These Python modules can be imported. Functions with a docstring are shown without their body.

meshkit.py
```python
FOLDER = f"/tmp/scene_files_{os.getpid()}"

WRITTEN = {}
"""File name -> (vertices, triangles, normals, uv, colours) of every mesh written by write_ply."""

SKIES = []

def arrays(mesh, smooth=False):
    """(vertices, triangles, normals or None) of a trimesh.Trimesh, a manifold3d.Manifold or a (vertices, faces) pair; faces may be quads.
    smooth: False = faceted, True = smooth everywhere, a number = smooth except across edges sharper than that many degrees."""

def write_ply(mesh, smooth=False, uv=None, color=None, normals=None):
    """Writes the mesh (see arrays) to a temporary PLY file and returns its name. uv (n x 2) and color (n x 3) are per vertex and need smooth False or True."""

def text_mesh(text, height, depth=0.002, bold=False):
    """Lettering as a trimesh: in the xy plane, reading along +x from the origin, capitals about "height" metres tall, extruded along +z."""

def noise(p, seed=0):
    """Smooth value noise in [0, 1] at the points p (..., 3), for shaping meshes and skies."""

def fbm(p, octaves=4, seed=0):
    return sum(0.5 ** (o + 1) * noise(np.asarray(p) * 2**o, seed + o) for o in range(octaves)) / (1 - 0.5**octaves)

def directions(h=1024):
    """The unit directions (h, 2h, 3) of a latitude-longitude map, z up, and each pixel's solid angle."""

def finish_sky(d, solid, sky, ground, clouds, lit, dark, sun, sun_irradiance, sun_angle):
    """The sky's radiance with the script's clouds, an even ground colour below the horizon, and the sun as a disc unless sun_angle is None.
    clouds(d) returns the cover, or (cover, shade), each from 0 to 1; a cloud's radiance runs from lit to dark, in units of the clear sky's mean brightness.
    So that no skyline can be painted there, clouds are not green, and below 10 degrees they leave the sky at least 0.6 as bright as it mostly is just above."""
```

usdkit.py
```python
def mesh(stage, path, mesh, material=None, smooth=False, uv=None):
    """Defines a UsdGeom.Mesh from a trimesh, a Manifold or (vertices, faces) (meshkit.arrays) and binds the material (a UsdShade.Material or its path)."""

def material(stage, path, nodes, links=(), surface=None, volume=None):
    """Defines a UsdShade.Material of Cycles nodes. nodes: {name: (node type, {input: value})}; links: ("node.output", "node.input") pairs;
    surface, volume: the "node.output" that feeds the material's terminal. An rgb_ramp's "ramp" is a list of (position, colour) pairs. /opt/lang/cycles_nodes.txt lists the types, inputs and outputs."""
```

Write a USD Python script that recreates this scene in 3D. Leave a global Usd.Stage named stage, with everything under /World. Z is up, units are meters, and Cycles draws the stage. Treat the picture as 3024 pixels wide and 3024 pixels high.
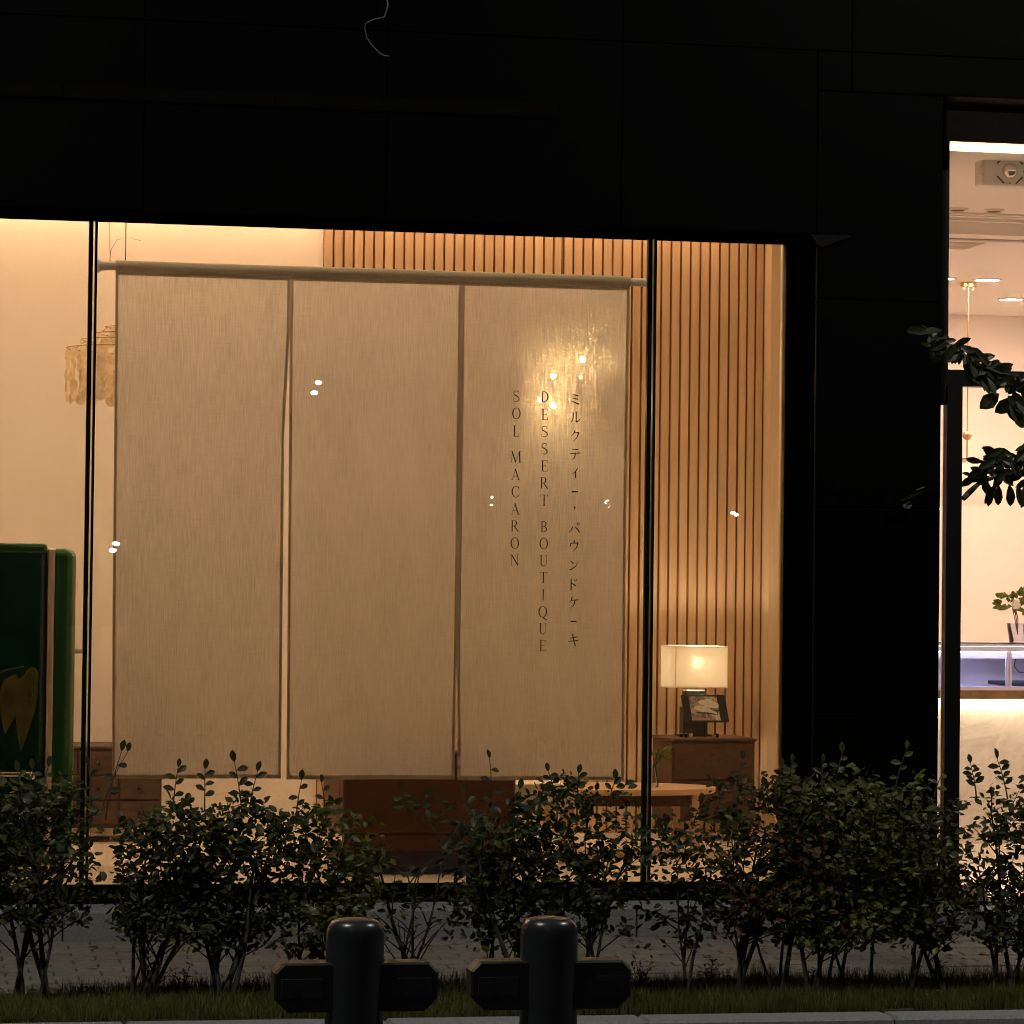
import math, random
import numpy as np, trimesh, manifold3d
from shapely.geometry import Polygon, LineString, Point, box as sbox
from shapely.ops import unary_union
from shapely import affinity
from pxr import Usd, UsdGeom, UsdLux, UsdShade, Gf, Sdf
import usdkit, meshkit

rnd = random.Random(7)
nrg = np.random.default_rng(7)
stage = Usd.Stage.CreateInMemory()
UsdGeom.SetStageUpAxis(stage, 'Z'); UsdGeom.SetStageMetersPerUnit(stage, 1.0)
UsdGeom.Xform.Define(stage, '/World'); UsdGeom.Scope.Define(stage, '/World/Looks')

# ------------------------------------------------------------------ camera
YAW, PITCH, ROLL = 0.19037, 0.02576, 0.01195
fw = np.array([math.sin(YAW)*math.cos(PITCH), math.cos(YAW)*math.cos(PITCH), math.sin(PITCH)])
rt = np.array([math.cos(YAW), -math.sin(YAW), 0]); up = np.cross(rt, fw)
r2 = rt*math.cos(ROLL)+up*math.sin(ROLL); u2 = -rt*math.sin(ROLL)+up*math.cos(ROLL)
cam = UsdGeom.Camera.Define(stage, '/World/camera')
M4 = Gf.Matrix4d(*r2, 0, *u2, 0, *(-fw), 0, 0, -15, 1.65, 1)
cam.AddTransformOp().Set(M4)
cam.CreateHorizontalApertureAttr(36.0); cam.CreateVerticalApertureAttr(36.0)
cam.CreateFocalLengthAttr(36.0*9500/3024)
cam.CreateClippingRangeAttr((0.1, 2000.0))
cam.CreateExposureAttr(0.0)

# ------------------------------------------------------------------ night sky and a faint moon
MOON_EL, MOON_AZ = math.radians(38), math.radians(205)
def mat(name, nodes, links=(), surface=None, volume=None):
    return usdkit.material(stage, '/World/Looks/'+name, nodes, links, surface, volume)
sky = mat('night_sky', {'s': ('sky_texture', {'sky_type': 'single_scattering', 'sun_disc': False, 'sun_elevation': MOON_EL, 'sun_rotation': MOON_AZ}),
                        'b': ('background_shader', {'strength': 0.0003})}, [('s.color', 'b.color')], surface='b.background')
dome = UsdLux.DomeLight.Define(stage, '/World/sky')
UsdShade.MaterialBindingAPI.Apply(dome.GetPrim()).Bind(sky)
moon = UsdLux.DistantLight.Define(stage, '/World/moon')
moon.CreateNormalizeAttr(True); moon.CreateIntensityAttr(0.004); moon.CreateAngleAttr(0.5); moon.CreateColorAttr((1, .96, .9))
md = Gf.Vec3d(math.sin(MOON_AZ)*math.cos(MOON_EL), math.cos(MOON_AZ)*math.cos(MOON_EL), math.sin(MOON_EL))
moon.AddTransformOp().Set(Gf.Matrix4d().SetRotate(Gf.Rotation(Gf.Vec3d(0, 0, 1), md)))

# light strengths (radiance)
L_DOWN, L_COVE, L_BULB, L_LAMP = 490.0, 50.0, 620.0, 330.0
L_DOWN_R, L_HEAD_R, L_COUNTER, L_CASE = 610.0, 3.0, 22.0, 20.0
L_HEAD = 8.0
L_STREET, L_FAR = 800.0, 60.0
WARM = (1.0, .665, .405); WARM_R = (1.0, .705, .52); COOL = (1.0, .97, .86)

# ------------------------------------------------------------------ materials
def lin(r, g, b): return tuple(((v/255+.055)/1.055)**2.4 if v > 10 else v/255/12.92 for v in (r, g, b))
def pbr(name, col, rough=.6, var=.15, scale=6., bump=0., bscale=60., metal=0., spec=.5, stretch=(1, 1, 1), coat=0.):
    d = [c*(1-var) for c in col]; e = [min(1, c*(1+var)) for c in col]
    n = {'tc': ('texture_coordinate', {}), 'mp': ('mapping', {'scale': stretch}),
         'n': ('noise_texture', {'scale': scale, 'detail': 5.0, 'roughness': .6}),
         'r': ('rgb_ramp', {'ramp': [(.25, d), (.75, e)]}),
         'p': ('principled_bsdf', {'roughness': rough, 'metallic': metal, 'specular_ior_level': spec, 'coat_weight': coat})}
    l = [('tc.object', 'mp.vector'), ('mp.vector', 'n.vector'), ('n.fac', 'r.fac'), ('r.color', 'p.base_color')]
    if bump:
        n['bn'] = ('noise_texture', {'scale': bscale, 'detail': 4.0}); n['b'] = ('bump', {'strength': bump, 'distance': .004})
        l += [('mp.vector', 'bn.vector'), ('bn.fac', 'b.height'), ('b.normal', 'p.normal')]
    return mat(name, n, l, surface='p.BSDF')
def emit(name, col, s):
    return mat(name, {'e': ('emission', {'color': col, 'strength': s})}, surface='e.emission')

M = {}
M['stone'] = pbr('black_stone', (.0007, .0008, .0008), .5, .5, 30., .15, 200., spec=.045)
M['matt'] = mat('matt_black', {'d': ('diffuse_bsdf', {'color': (.0022, .0022, .0022)})}, surface='d.BSDF')
M['joint'] = pbr('joint_sealant', (.006, .0065, .0065), .8, spec=.05)  # sealant lighter than the stone, painting the light the joints catch
M['ledge'] = pbr('lit_band_tone', (.0030, .0025, .002), .7, .8, 7., spec=.05)  # browner and paler than the stone: a faint lit band put into colour
M['frame'] = pbr('black_frame', (.003, .003, .003), .45, spec=.12)
M['frame_brown'] = pbr('bronze_frame', (.008, .006, .005), .45, spec=.25)
M['lintel'] = pbr('brown_lintel', (.62, .52, .46), .6)
M['bracket_m'] = pbr('bracket_metal', (.012, .011, .010), .7, .3, 40., spec=.05)
M['granite'] = pbr('granite', (.17, .17, .175), .75, .45, 160., .2, 160.)
M['plaster'] = pbr('plaster_wall', (.84, .755, .665), .85, .03, 3., .12, 30.)
M['plaster_r'] = pbr('plaster_wall_pale', (.82, .745, .70), .85, .03, 3., .05, 30.)
M['ceiling'] = pbr('ceiling_paint', (.78, .73, .68), .85, .02, 3.)
M['floor'] = pbr('floor_tile', (.55, .47, .38), .45, .12, 2.5)
def wood(name, a, b, rough=.45, stretch=(14, 14, .7), scale=3.):
    return mat(name, {'tc': ('texture_coordinate', {}), 'oi': ('object_info', {}), 'mp': ('mapping', {'scale': stretch}),
        'ad': ('vector_math', {'math_type': 'add'}), 'ml': ('math', {'math_type': 'multiply', 'value2': 31.0}),
        'n': ('noise_texture', {'scale': scale, 'detail': 6.0, 'roughness': .65, 'distortion': .6}),
        'r': ('rgb_ramp', {'ramp': [(.25, a), (.75, b)]}), 'p': ('principled_bsdf', {'roughness': rough, 'specular_ior_level': .35})},
        [('tc.object', 'mp.vector'), ('mp.vector', 'ad.vector1'), ('oi.random', 'ml.value1'), ('ml.value', 'ad.vector2'), ('ad.vector', 'n.vector'),
         ('n.fac', 'r.fac'), ('r.color', 'p.base_color')], surface='p.BSDF')
M['slat'] = wood('oak_slat', (.46, .30, .172), (.58, .395, .245))
M['slat_b'] = wood('oak_slat_light', (.50, .33, .19), (.62, .43, .27))
M['groove'] = pbr('groove_backing', (.20, .10, .045), .8)
M['pilaster'] = wood('oak_panel', (.53, .40, .265), (.60, .46, .315))
M['walnut'] = wood('walnut', (.040, .020, .012), (.075, .038, .021), .4, (1.2, 6, 6))
M['redwood'] = wood('red_brown_leather', (.095, .042, .023), (.125, .055, .03), .5, (2, 2, 2))
M['redwood_dark'] = pbr('dark_base', (.035, .018, .012), .6)
M['oldwood'] = wood('old_wood', (.055, .032, .024), (.12, .072, .052), .6, (3, 3, 9))
M['tabletop'] = wood('beech_top', (.50, .33, .20), (.62, .43, .28), .35, (1, 9, 9))
M['beech'] = wood('beech_leg', (.50, .34, .20), (.60, .42, .27))
M['cream'] = pbr('cream_paint', (.70, .60, .48), .6, .05)
M['rod'] = pbr('white_rod', (.72, .66, .60), .5, .05)
M['greengloss'] = pbr('green_enamel', (.018, .105, .030), .12, .08, 3., coat=.6)
M['greendark'] = pbr('dark_green_enamel', (.005, .042, .022), .10, .08, 3., coat=.5)
M['seal'] = pbr('pale_seal', (.62, .52, .43), .5, .08)
M['chrome'] = pbr('chrome', (.75, .72, .68), .15, .03, metal=1.)
M['brass'] = pbr('brass', (.55, .36, .12), .3, .1, metal=1.)
M['blackmetal'] = pbr('black_metal', (.012, .012, .012), .4)
M['lampbase'] = pbr('grey_lamp_base', (.035, .03, .026), .5, .3, 40.)
M['darkglass'] = pbr('dark_cup', (.02, .008, .004), .15)
M['ink'] = pbr('brown_ink', (.035, .022, .012), .8, .3, 40.)
M['bollard'] = pbr('charcoal_paint', (.022, .024, .028), .28, .25, 14., .05, 90., spec=.5)
M['bollard_beam'] = pbr('dark_timber', (.010, .012, .012), .42, .35, 20., .1, 60., stretch=(.3, 4, 4))
M['kerb'] = pbr('kerb_stone', (.20, .205, .21), .8, .3, 90., .3, 150.)
M['asphalt'] = pbr('asphalt', (.045, .047, .05), .85, .3, 120., .3, 200.)
M['soil'] = pbr('soil', (.045, .035, .02), .95, .4, 40., .4, 90.)
M['brick_a'] = pbr('paver_tan', (.155, .14, .112), .85, .3, 30., .2, 120.)
M['brick_b'] = pbr('paver_grey', (.14, .128, .108), .85, .3, 30., .2, 120.)
M['brick_c'] = pbr('paver_brown', (.14, .112, .088), .85, .3, 30., .2, 120.)
M['mortar'] = pbr('paver_joint', (.05, .042, .03), .9)
M['bark'] = pbr('bark', (.055, .050, .042), .9, .45, 40., .5, 120., stretch=(1, 1, .25))
M['twig'] = pbr('twig', (.05, .042, .025), .8, .3, 40.)
M['pole'] = pbr('lamp_pole', (.12, .12, .12), .45)
M['whiteplastic'] = pbr('white_plastic', (.62, .57, .52), .4, .04)
M['dkslot'] = pbr('dark_slot', (.10, .065, .03), .7)
M['marble'] = mat('pale_marble', {'tc': ('texture_coordinate', {}), 'n': ('noise_texture', {'scale': 3.5, 'detail': 8.0, 'roughness': .62, 'distortion': 1.6}),
    'r': ('rgb_ramp', {'ramp': [(.3, (.50, .44, .37)), (.48, (.66, .60, .53)), (.56, (.72, .67, .60)), (.62, (.62, .56, .49)), (.8, (.70, .64, .57))]}),
    'p': ('principled_bsdf', {'roughness': .3})}, [('tc.object', 'n.vector'), ('n.fac', 'r.fac'), ('r.color', 'p.base_color')], surface='p.BSDF')
M['bronze_trim'] = pbr('bronze_trim', (.42, .27, .15), .35, .35, 14., metal=.6)
M['violet'] = pbr('cool_frame', (.62, .60, .78), .35, .05)
M['flower'] = pbr('white_petal', (.80, .72, .60), .7)
M['stone_photo'] = mat('grey_photo', {'tc': ('texture_coordinate', {}), 'n': ('noise_texture', {'scale': 22.0, 'detail': 3.0, 'roughness': .55, 'distortion': 1.2}),
    'r': ('rgb_ramp', {'ramp': [(.3, (.05, .04, .04)), (.45, (.22, .19, .18)), (.56, (.40, .35, .33)), (.68, (.52, .47, .44))]}),
    'p': ('principled_bsdf', {'roughness': .35})}, [('tc.object', 'n.vector'), ('n.fac', 'r.fac'), ('r.color', 'p.base_color')], surface='p.BSDF')
M['photo_dark'] = pbr('print_dark', (.07, .06, .055), .5)
M['photo_light'] = pbr('print_light', (.60, .56, .50), .5, .2, 60.)
M['photo_pink'] = pbr('print_pink', (.34, .22, .20), .5, .4, 60.)
# window glass: mirror by Fresnel, else clear
def pane(name, tint=(1, 1, 1), ior=1.55):
    return mat(name, {'f': ('fresnel', {'IOR': ior}), 't': ('transparent_bsdf', {'color': tint}), 'g': ('glossy_bsdf', {'color': (1, 1, 1), 'roughness': 0.0}), 'm': ('mix_closure', {})},
               [('f.fac', 'm.fac'), ('t.BSDF', 'm.closure1'), ('g.BSDF', 'm.closure2')], surface='m.closure')
M['glass'] = pane('window_glass', (.97, .98, .97))
M['caseglass'] = pane('case_glass', (.93, .94, 1.0))
M['glassedge'] = mat('glass_edge', {'t': ('translucent_bsdf', {'color': (.90, .95, .80)}), 'd': ('transparent_bsdf', {'color': (.90, .95, .82)}), 'm': ('mix_closure', {'fac': .85})},
                     [('t.BSDF', 'm.closure1'), ('d.BSDF', 'm.closure2')], surface='m.closure')
# linen: woven, lets light through, and a few open threads let the lamps be seen
def linen(name, col, open_lo, open_hi, trans=.5, fwd=3.2):
    return mat(name, {
        'tc': ('texture_coordinate', {}),
        'mv': ('mapping', {'scale': (190, 1, 9)}), 'mh': ('mapping', {'scale': (10, 1, 170)}),
        'nv': ('noise_texture', {'scale': 1.0, 'detail': 3.0, 'roughness': .6}), 'nh': ('noise_texture', {'scale': 1.0, 'detail': 3.0, 'roughness': .6}),
        'mb': ('mapping', {'scale': (5, 1, 1.2)}), 'nb': ('noise_texture', {'scale': 1.6, 'detail': 3.0}),
        'w1': ('mix', {'mix_type': 'mix', 'fac': .26}), 'w2': ('mix', {'mix_type': 'mix', 'fac': .35}),
        'bw': ('rgb_to_bw', {}),
        'rc': ('rgb_ramp', {'ramp': [(.38, [c*.85 for c in col]), (.5, col), (.62, [min(1, c*1.12) for c in col])]}),
        'ro': ('rgb_ramp', {'ramp': [(.42, (open_lo,)*3), (.50, ((open_lo*2+open_hi)/3,)*3), (.60, (open_hi,)*3)]}), 'bo': ('rgb_to_bw', {}),
        'd': ('diffuse_bsdf', {}), 't': ('translucent_bsdf', {}), 'm': ('mix_closure', {'fac': trans}), 'rf': ('refraction_bsdf', {'IOR': 1.15, 'roughness': .98, 'color': (.9, .8, .62)}), 'ms': ('mix_closure', {}), 'sc': ('math', {'math_type': 'multiply', 'value2': fwd}),
        'tr': ('transparent_bsdf', {'color': (1, .95, .86)}), 'mm': ('mix_closure', {})},
        [('tc.object', 'mv.vector'), ('tc.object', 'mh.vector'), ('tc.object', 'mb.vector'), ('mv.vector', 'nv.vector'), ('mh.vector', 'nh.vector'), ('mb.vector', 'nb.vector'),
         ('nv.color', 'w1.color1'), ('nh.color', 'w1.color2'), ('w1.color', 'w2.color1'), ('nb.color', 'w2.color2'), ('w2.color', 'bw.color'),
         ('bw.val', 'rc.fac'), ('w1.color', 'bo.color'), ('bo.val', 'ro.fac'), ('rc.color', 'd.color'), ('rc.color', 't.color'),
         ('d.BSDF', 'm.closure1'), ('t.BSDF', 'm.closure2'), ('ro.color', 'mm.fac'), ('ro.color', 'sc.value1'), ('sc.value', 'ms.fac'), ('m.closure', 'ms.closure1'), ('rf.BSDF', 'ms.closure2'), ('ms.closure', 'mm.closure1'), ('tr.BSDF', 'mm.closure2')], surface='mm.closure')
M['linen'] = linen('linen', (.57, .55, .51), .006, .085)
M['hem'] = linen('linen_hem', (.50, .46, .40), .0, .01, .42, 0.)
M['sleeve'] = pbr('linen_sleeve', (.56, .50, .40), .9, .1, 90.)
def leafmat(name, c, tr=.35, rough=.45):
    d = [x*.65 for x in c]; e = [min(1, x*1.35) for x in c]
    return mat(name, {'tc': ('texture_coordinate', {}), 'n': ('noise_texture', {'scale': 9.0, 'detail': 4.0}), 'r': ('rgb_ramp', {'ramp': [(.3, d), (.7, e)]}),
        'p': ('principled_bsdf', {'roughness': rough, 'specular_ior_level': .35}), 't': ('translucent_bsdf', {}), 'm': ('mix_closure', {'fac': tr})},
        [('tc.object', 'n.vector'), ('n.fac', 'r.fac'), ('r.color', 'p.base_color'), ('r.color', 't.color'), ('p.BSDF', 'm.closure1'), ('t.BSDF', 'm.closure2')], surface='m.closure')
M['leaf'] = leafmat('hedge_leaf', (.044, .050, .016))
M['leaf_l'] = leafmat('hedge_leaf_light', (.105, .115, .028))
M['leaf_r'] = leafmat('hedge_leaf_red', (.11, .055, .026))
M['treeleaf'] = leafmat('tree_leaf', (.030, .036, .014), .25)
M['grass'] = leafmat('grass_blade', (.11, .120, .030), .3, .6)
M['weed'] = leafmat('weed_leaf', (.060, .062, .022), .3, .6)
M['plantleaf'] = leafmat('yellow_leaf', (.13, .115, .035), .2)
M['vaseleaf'] = leafmat('fresh_leaf', (.16, .20, .05), .4)
M['capiz'] = mat('capiz_shell', {'tc': ('texture_coordinate', {}), 'n': ('noise_texture', {'scale': 30.0, 'detail': 3.0}), 'r': ('rgb_ramp', {'ramp': [(.3, (.74, .62, .44)), (.7, (.90, .80, .62))]}),
    't': ('translucent_bsdf', {}), 'd': ('diffuse_bsdf', {}), 'm': ('mix_closure', {'fac': .5})},
    [('tc.object', 'n.vector'), ('n.fac', 'r.fac'), ('r.color', 't.color'), ('r.color', 'd.color'), ('d.BSDF', 'm.closure1'), ('t.BSDF', 'm.closure2')], surface='m.closure')
M['shade'] = mat('lamp_shade', {'t': ('translucent_bsdf', {'color': (.86, .80, .70)}), 'd': ('diffuse_bsdf', {'color': (.82, .77, .68)}), 'x': ('transparent_bsdf', {'color': (1, 1, 1)}),
    'm': ('mix_closure', {'fac': .55}), 'm2': ('mix_closure', {'fac': .006}), 'rf': ('refraction_bsdf', {'IOR': 1.12, 'roughness': .85, 'color': (1, .95, .85)}), 'ms': ('mix_closure', {'fac': .17})}, [('d.BSDF', 'm.closure1'), ('t.BSDF', 'm.closure2'), ('m.closure', 'ms.closure1'), ('rf.BSDF', 'ms.closure2'), ('ms.closure', 'm2.closure1'), ('x.BSDF', 'm2.closure2')], surface='m2.closure')
M['frosted'] = mat('frosted_globe', {'t': ('translucent_bsdf', {'color': (.80, .74, .68)}), 'd': ('diffuse_bsdf', {'color': (.8, .75, .7)}), 'x': ('transparent_bsdf', {}),
    'm': ('mix_closure', {'fac': .5}), 'm2': ('mix_closure', {'fac': .55})}, [('d.BSDF', 'm.closure1'), ('t.BSDF', 'm.closure2'), ('m.closure', 'm2.closure1'), ('x.BSDF', 'm2.closure2')], surface='m2.closure')
M['e_down'] = emit('downlight_glow', WARM, L_DOWN)
M['e_down_r'] = emit('downlight_glow_pale', WARM_R, L_DOWN_R)
M['e_cove'] = emit('cove_led', WARM, L_COVE)
M['e_bulb'] = emit('bulb_glow', (1, .70, .36), L_BULB)
M['e_lamp'] = emit('lamp_bulb_glow', (1, .77, .50), L_LAMP)
M['e_headl'] = emit('window_head_led', (1, .76, .46), L_HEAD)
M['e_head'] = emit('head_led', (1, .80, .50), L_HEAD_R)
M['e_counter'] = emit('counter_led', (1, .84, .58), L_COUNTER)
M['e_case'] = emit('case_led', (.90, .86, 1.0), L_CASE)
M['e_street'] = emit('street_led', COOL, L_STREET)
M['e_far'] = emit('far_led', COOL, L_FAR)

# ------------------------------------------------------------------ helpers
used = {}
def fresh(parent, name):
    k = (parent, name); used[k] = used.get(k, -1)+1
    return f'{parent}/{name}' if used[k] == 0 else f'{parent}/{name}_{used[k]:03d}'
def path_of(p): return '/World' if p is None else (p if isinstance(p, str) else str(p.GetPath()))
def tag(prim, label=None, cat=None, group=None, kind=None):
    for k, v in (('label', label), ('category', cat), ('group', group), ('kind', kind)):
        if v: prim.SetCustomDataByKey(k, v)
    return prim
def obj(name, mesh, m, parent=None, smooth=False, **kw):
    if isinstance(mesh, (list,)): mesh = join(mesh)
    p = usdkit.mesh(stage, fresh(path_of(parent), name), mesh, M[m] if isinstance(m, str) else m, smooth=smooth).GetPrim()
    return tag(p, **kw)
def thing(name, label, cat, loc=(0, 0, 0), rotz=0, group=None, kind=None):
    x = UsdGeom.Xform.Define(stage, fresh('/World', name)); x.AddTranslateOp().Set(Gf.Vec3d(*loc))
    if rotz: x.AddRotateZOp().Set(rotz)
    return tag(x.GetPrim(), label, cat, group, kind)
def copy(src, loc, label=None, rotz=0, group=None):
    was = src.GetCustomData()
    r = thing(src.GetName().rstrip('_0123456789'), label or was['label'], was['category'], loc, rotz, group or was.get('group'))
    r.GetReferences().AddInternalReference(src.GetPath()); r.SetInstanceable(True)
    return r
def join(ms):
    vs, fs, n = [], [], 0
    for m in ms:
        v, f = (np.asarray(m.vertices), np.asarray(m.faces)) if hasattr(m, 'vertices') else (np.asarray(m[0], float), np.asarray(m[1], int))
        if f.shape[1] == 4: f = np.vstack([f[:, [0, 1, 2]], f[:, [0, 2, 3]]])
        vs.append(v); fs.append(f+n); n += len(v)
    return np.vstack(vs), np.vstack(fs)
def bx(x0, x1, y0, y1, z0, z1, bev=0.):
    if bev:
        b = min(bev, (x1-x0)*.49, (y1-y0)*.49, (z1-z0)*.49); pts = []
        for sx in (0, 1):
            for sy in (0, 1):
                for sz in (0, 1):
                    c = [(x0, x1)[sx], (y0, y1)[sy], (z0, z1)[sz]]
                    for k in range(3):
                        q = [c[j]+(b if (sx, sy, sz)[j] == 0 else -b) for j in range(3)]; q[k] = c[k]; pts.append(q)
        return trimesh.convex.convex_hull(np.array(pts))
    m = trimesh.creation.box((x1-x0, y1-y0, z1-z0)); m.apply_translation(((x0+x1)/2, (y0+y1)/2, (z0+z1)/2)); return m
def rbox(x0, x1, y0, y1, z0, z1, r, n=3):
    "box rounded all over"
    s = trimesh.creation.icosphere(n, r); v = []
    for x in (x0+r, x1-r):
        for y in (y0+r, y1-r):
            for z in (z0+r, z1-r): v.append(s.vertices+(x, y, z))
    return trimesh.convex.convex_hull(np.vstack(v))
def prism(poly, z0, z1):
    m = trimesh.creation.extrude_polygon(Polygon(poly) if not hasattr(poly, 'exterior') else poly, z1-z0, engine='earcut'); m.apply_translation((0, 0, z0)); return m
def tube(pts, rad, n=7, cap=True):
    pts = np.asarray(pts, float); k = len(pts); rad = np.broadcast_to(np.asarray(rad, float), (k,))
    t = np.gradient(pts, axis=0); t /= np.maximum(np.linalg.norm(t, axis=1, keepdims=True), 1e-9)
    ref = np.array([0, 0, 1.]) if abs(t[0, 2]) < .8 else np.array([1., 0, 0]); vs = []
    for i in range(k):
        a = np.cross(ref, t[i]); a /= max(np.linalg.norm(a), 1e-9); b = np.cross(t[i], a)
        ang = np.arange(n)*2*np.pi/n
        vs.append(pts[i]+rad[i]*(np.cos(ang)[:, None]*a+np.sin(ang)[:, None]*b))
    v = np.vstack(vs); f = []
    for i in range(k-1):
        for j in range(n):
            a, b = i*n+j, i*n+(j+1) % n; f += [(a, b, b+n), (a, b+n, a+n)]
    if cap:
        v = np.vstack([v, pts[:1], pts[-1:]]); c0, c1 = k*n, k*n+1
        for j in range(n): f += [(c0, (j+1) % n, j), (c1, (k-1)*n+j, (k-1)*n+(j+1) % n)]
    return v, np.array(f)
def lathe(prof, n=24, at=(0, 0, 0)):
    prof = np.asarray(prof, float); k = len(prof); ang = np.arange(n)*2*np.pi/n
    v = np.array([(r*math.cos(a)+at[0], r*math.sin(a)+at[1], z+at[2]) for r, z in prof for a in ang]); f = []
    for i in range(k-1):
        for j in range(n):
            a, b = i*n+j, i*n+(j+1) % n; f += [(a, b, b+n), (a, b+n, a+n)]
    return v, np.array(f)
def sph(c, r, n=2):
    s = trimesh.creation.icosphere(n, r); s.apply_translation(c); return s
def cyl(c, r, h, axis='z', n=24):
    m = trimesh.creation.cylinder(r, h, sections=n)
    if axis == 'y': m.apply_transform(trimesh.transformations.rotation_matrix(np.pi/2, (1, 0, 0)))
    if axis == 'x': m.apply_transform(trimesh.transformations.rotation_matrix(np.pi/2, (0, 1, 0)))
    m.apply_translation(c); return m

# ================================================================== GROUND
obj('ground', bx(-150, 150, -150, 150, -.6, -.2), 'asphalt', kind='structure', label='dark ground below and around the street', cat='ground')
obj('road', bx(-120, 120, -140, -2.856, -.195, -.1), 'asphalt', kind='structure', label='dark asphalt road in front of the kerb', cat='road')
def slope(y): return .075+(y+.43)*(.06/1.35)                        # the pavement falls towards the planting strip
pav = thing('pavement', 'brown brick pavement between the granite step and the hedge', 'pavement', kind='structure')
def slab(x0, x1, y0, y1, top, thick, bev=.004):
    m = bx(x0, x1, y0, y1, -thick, 0, bev); v = np.array(m.vertices); v[:, 2] += top+np.array([slope(y)-slope((y0+y1)/2) for y in v[:, 1]]); m.vertices = v; return m
v = np.array([(-3, -1.78, slope(-1.78)-.008), (9, -1.78, slope(-1.78)-.008), (9, -.3, slope(-.3)-.008), (-3, -.3, slope(-.3)-.008)])
obj('joint_bed', (v, np.array([(0, 1, 2, 3)])), 'mortar', pav)
bw, bd = .2, .1; bricks, rest = [], []
for j in range(13):
    y0 = -1.775+j*.103; x = -.3+(j % 2)*.1
    while x < 6.4:
        t = slope(y0+.05)+rnd.uniform(-.003, .003)
        mm = slab(x, x+bw-.006, y0, y0+bd-.005, t, .03)
        (bricks if .55 < x < 5.0 and j < 13 and (j < 12) else rest).append(mm); x += bw
rnd.shuffle(bricks)
for i, mm in enumerate(bricks):
    if i < 295: obj('brick', mm, ('brick_a', 'brick_b', 'brick_c')[i % 3], pav)
    else: rest.append(mm)
obj('far_bricks', rest, 'brick_b', pav, kind='stuff')
edge = thing('edging', 'pale concrete edging strip along the back of the planting strip', 'edging', kind='structure')
x = -2.
while x < 8: obj('edging_stone', bx(x, x+.994, -1.86, -1.785, -.1, slope(-1.78)+.004, .006), 'granite', edge); x += 1.
bed = obj('planting_bed', bx(-3, 9, -2.66, -1.865, -.15, .0), 'soil', kind='structure', label='dark soil strip under the hedge', cat='planting bed')
kb = thing('kerb', 'bluish grey stone kerb along the bottom of the view', 'kerb', kind='structure')
x = -2.1
while x < 9: obj('kerb_stone', bx(x, x+.996, -2.85, -2.665, -.19, .012, .012), 'kerb', kb); x += 1.
st = thing('step', 'grey granite step at the foot of the shop window', 'step', kind='structure')
for x0, x1 in ((-1.8, -.55), (-.55, .78), (.78, 2.1), (2.1, 3.42), (3.42, 4.253)):
    obj('granite_block', bx(x0+.003, x1-.003, -.43, -.03, -.1, .205, .006), 'granite', st)
for x0, x1 in ((4.875, 5.9), (5.9, 7.1)):
    obj('granite_block', bx(x0+.003, x1-.003, -.36, -.03, -.1, .17, .006), 'granite', st)

# ================================================================== BUILDING
B = thing('shop_building', 'black stone shop front with a tall lit window and a lit doorway', 'building')
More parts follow.
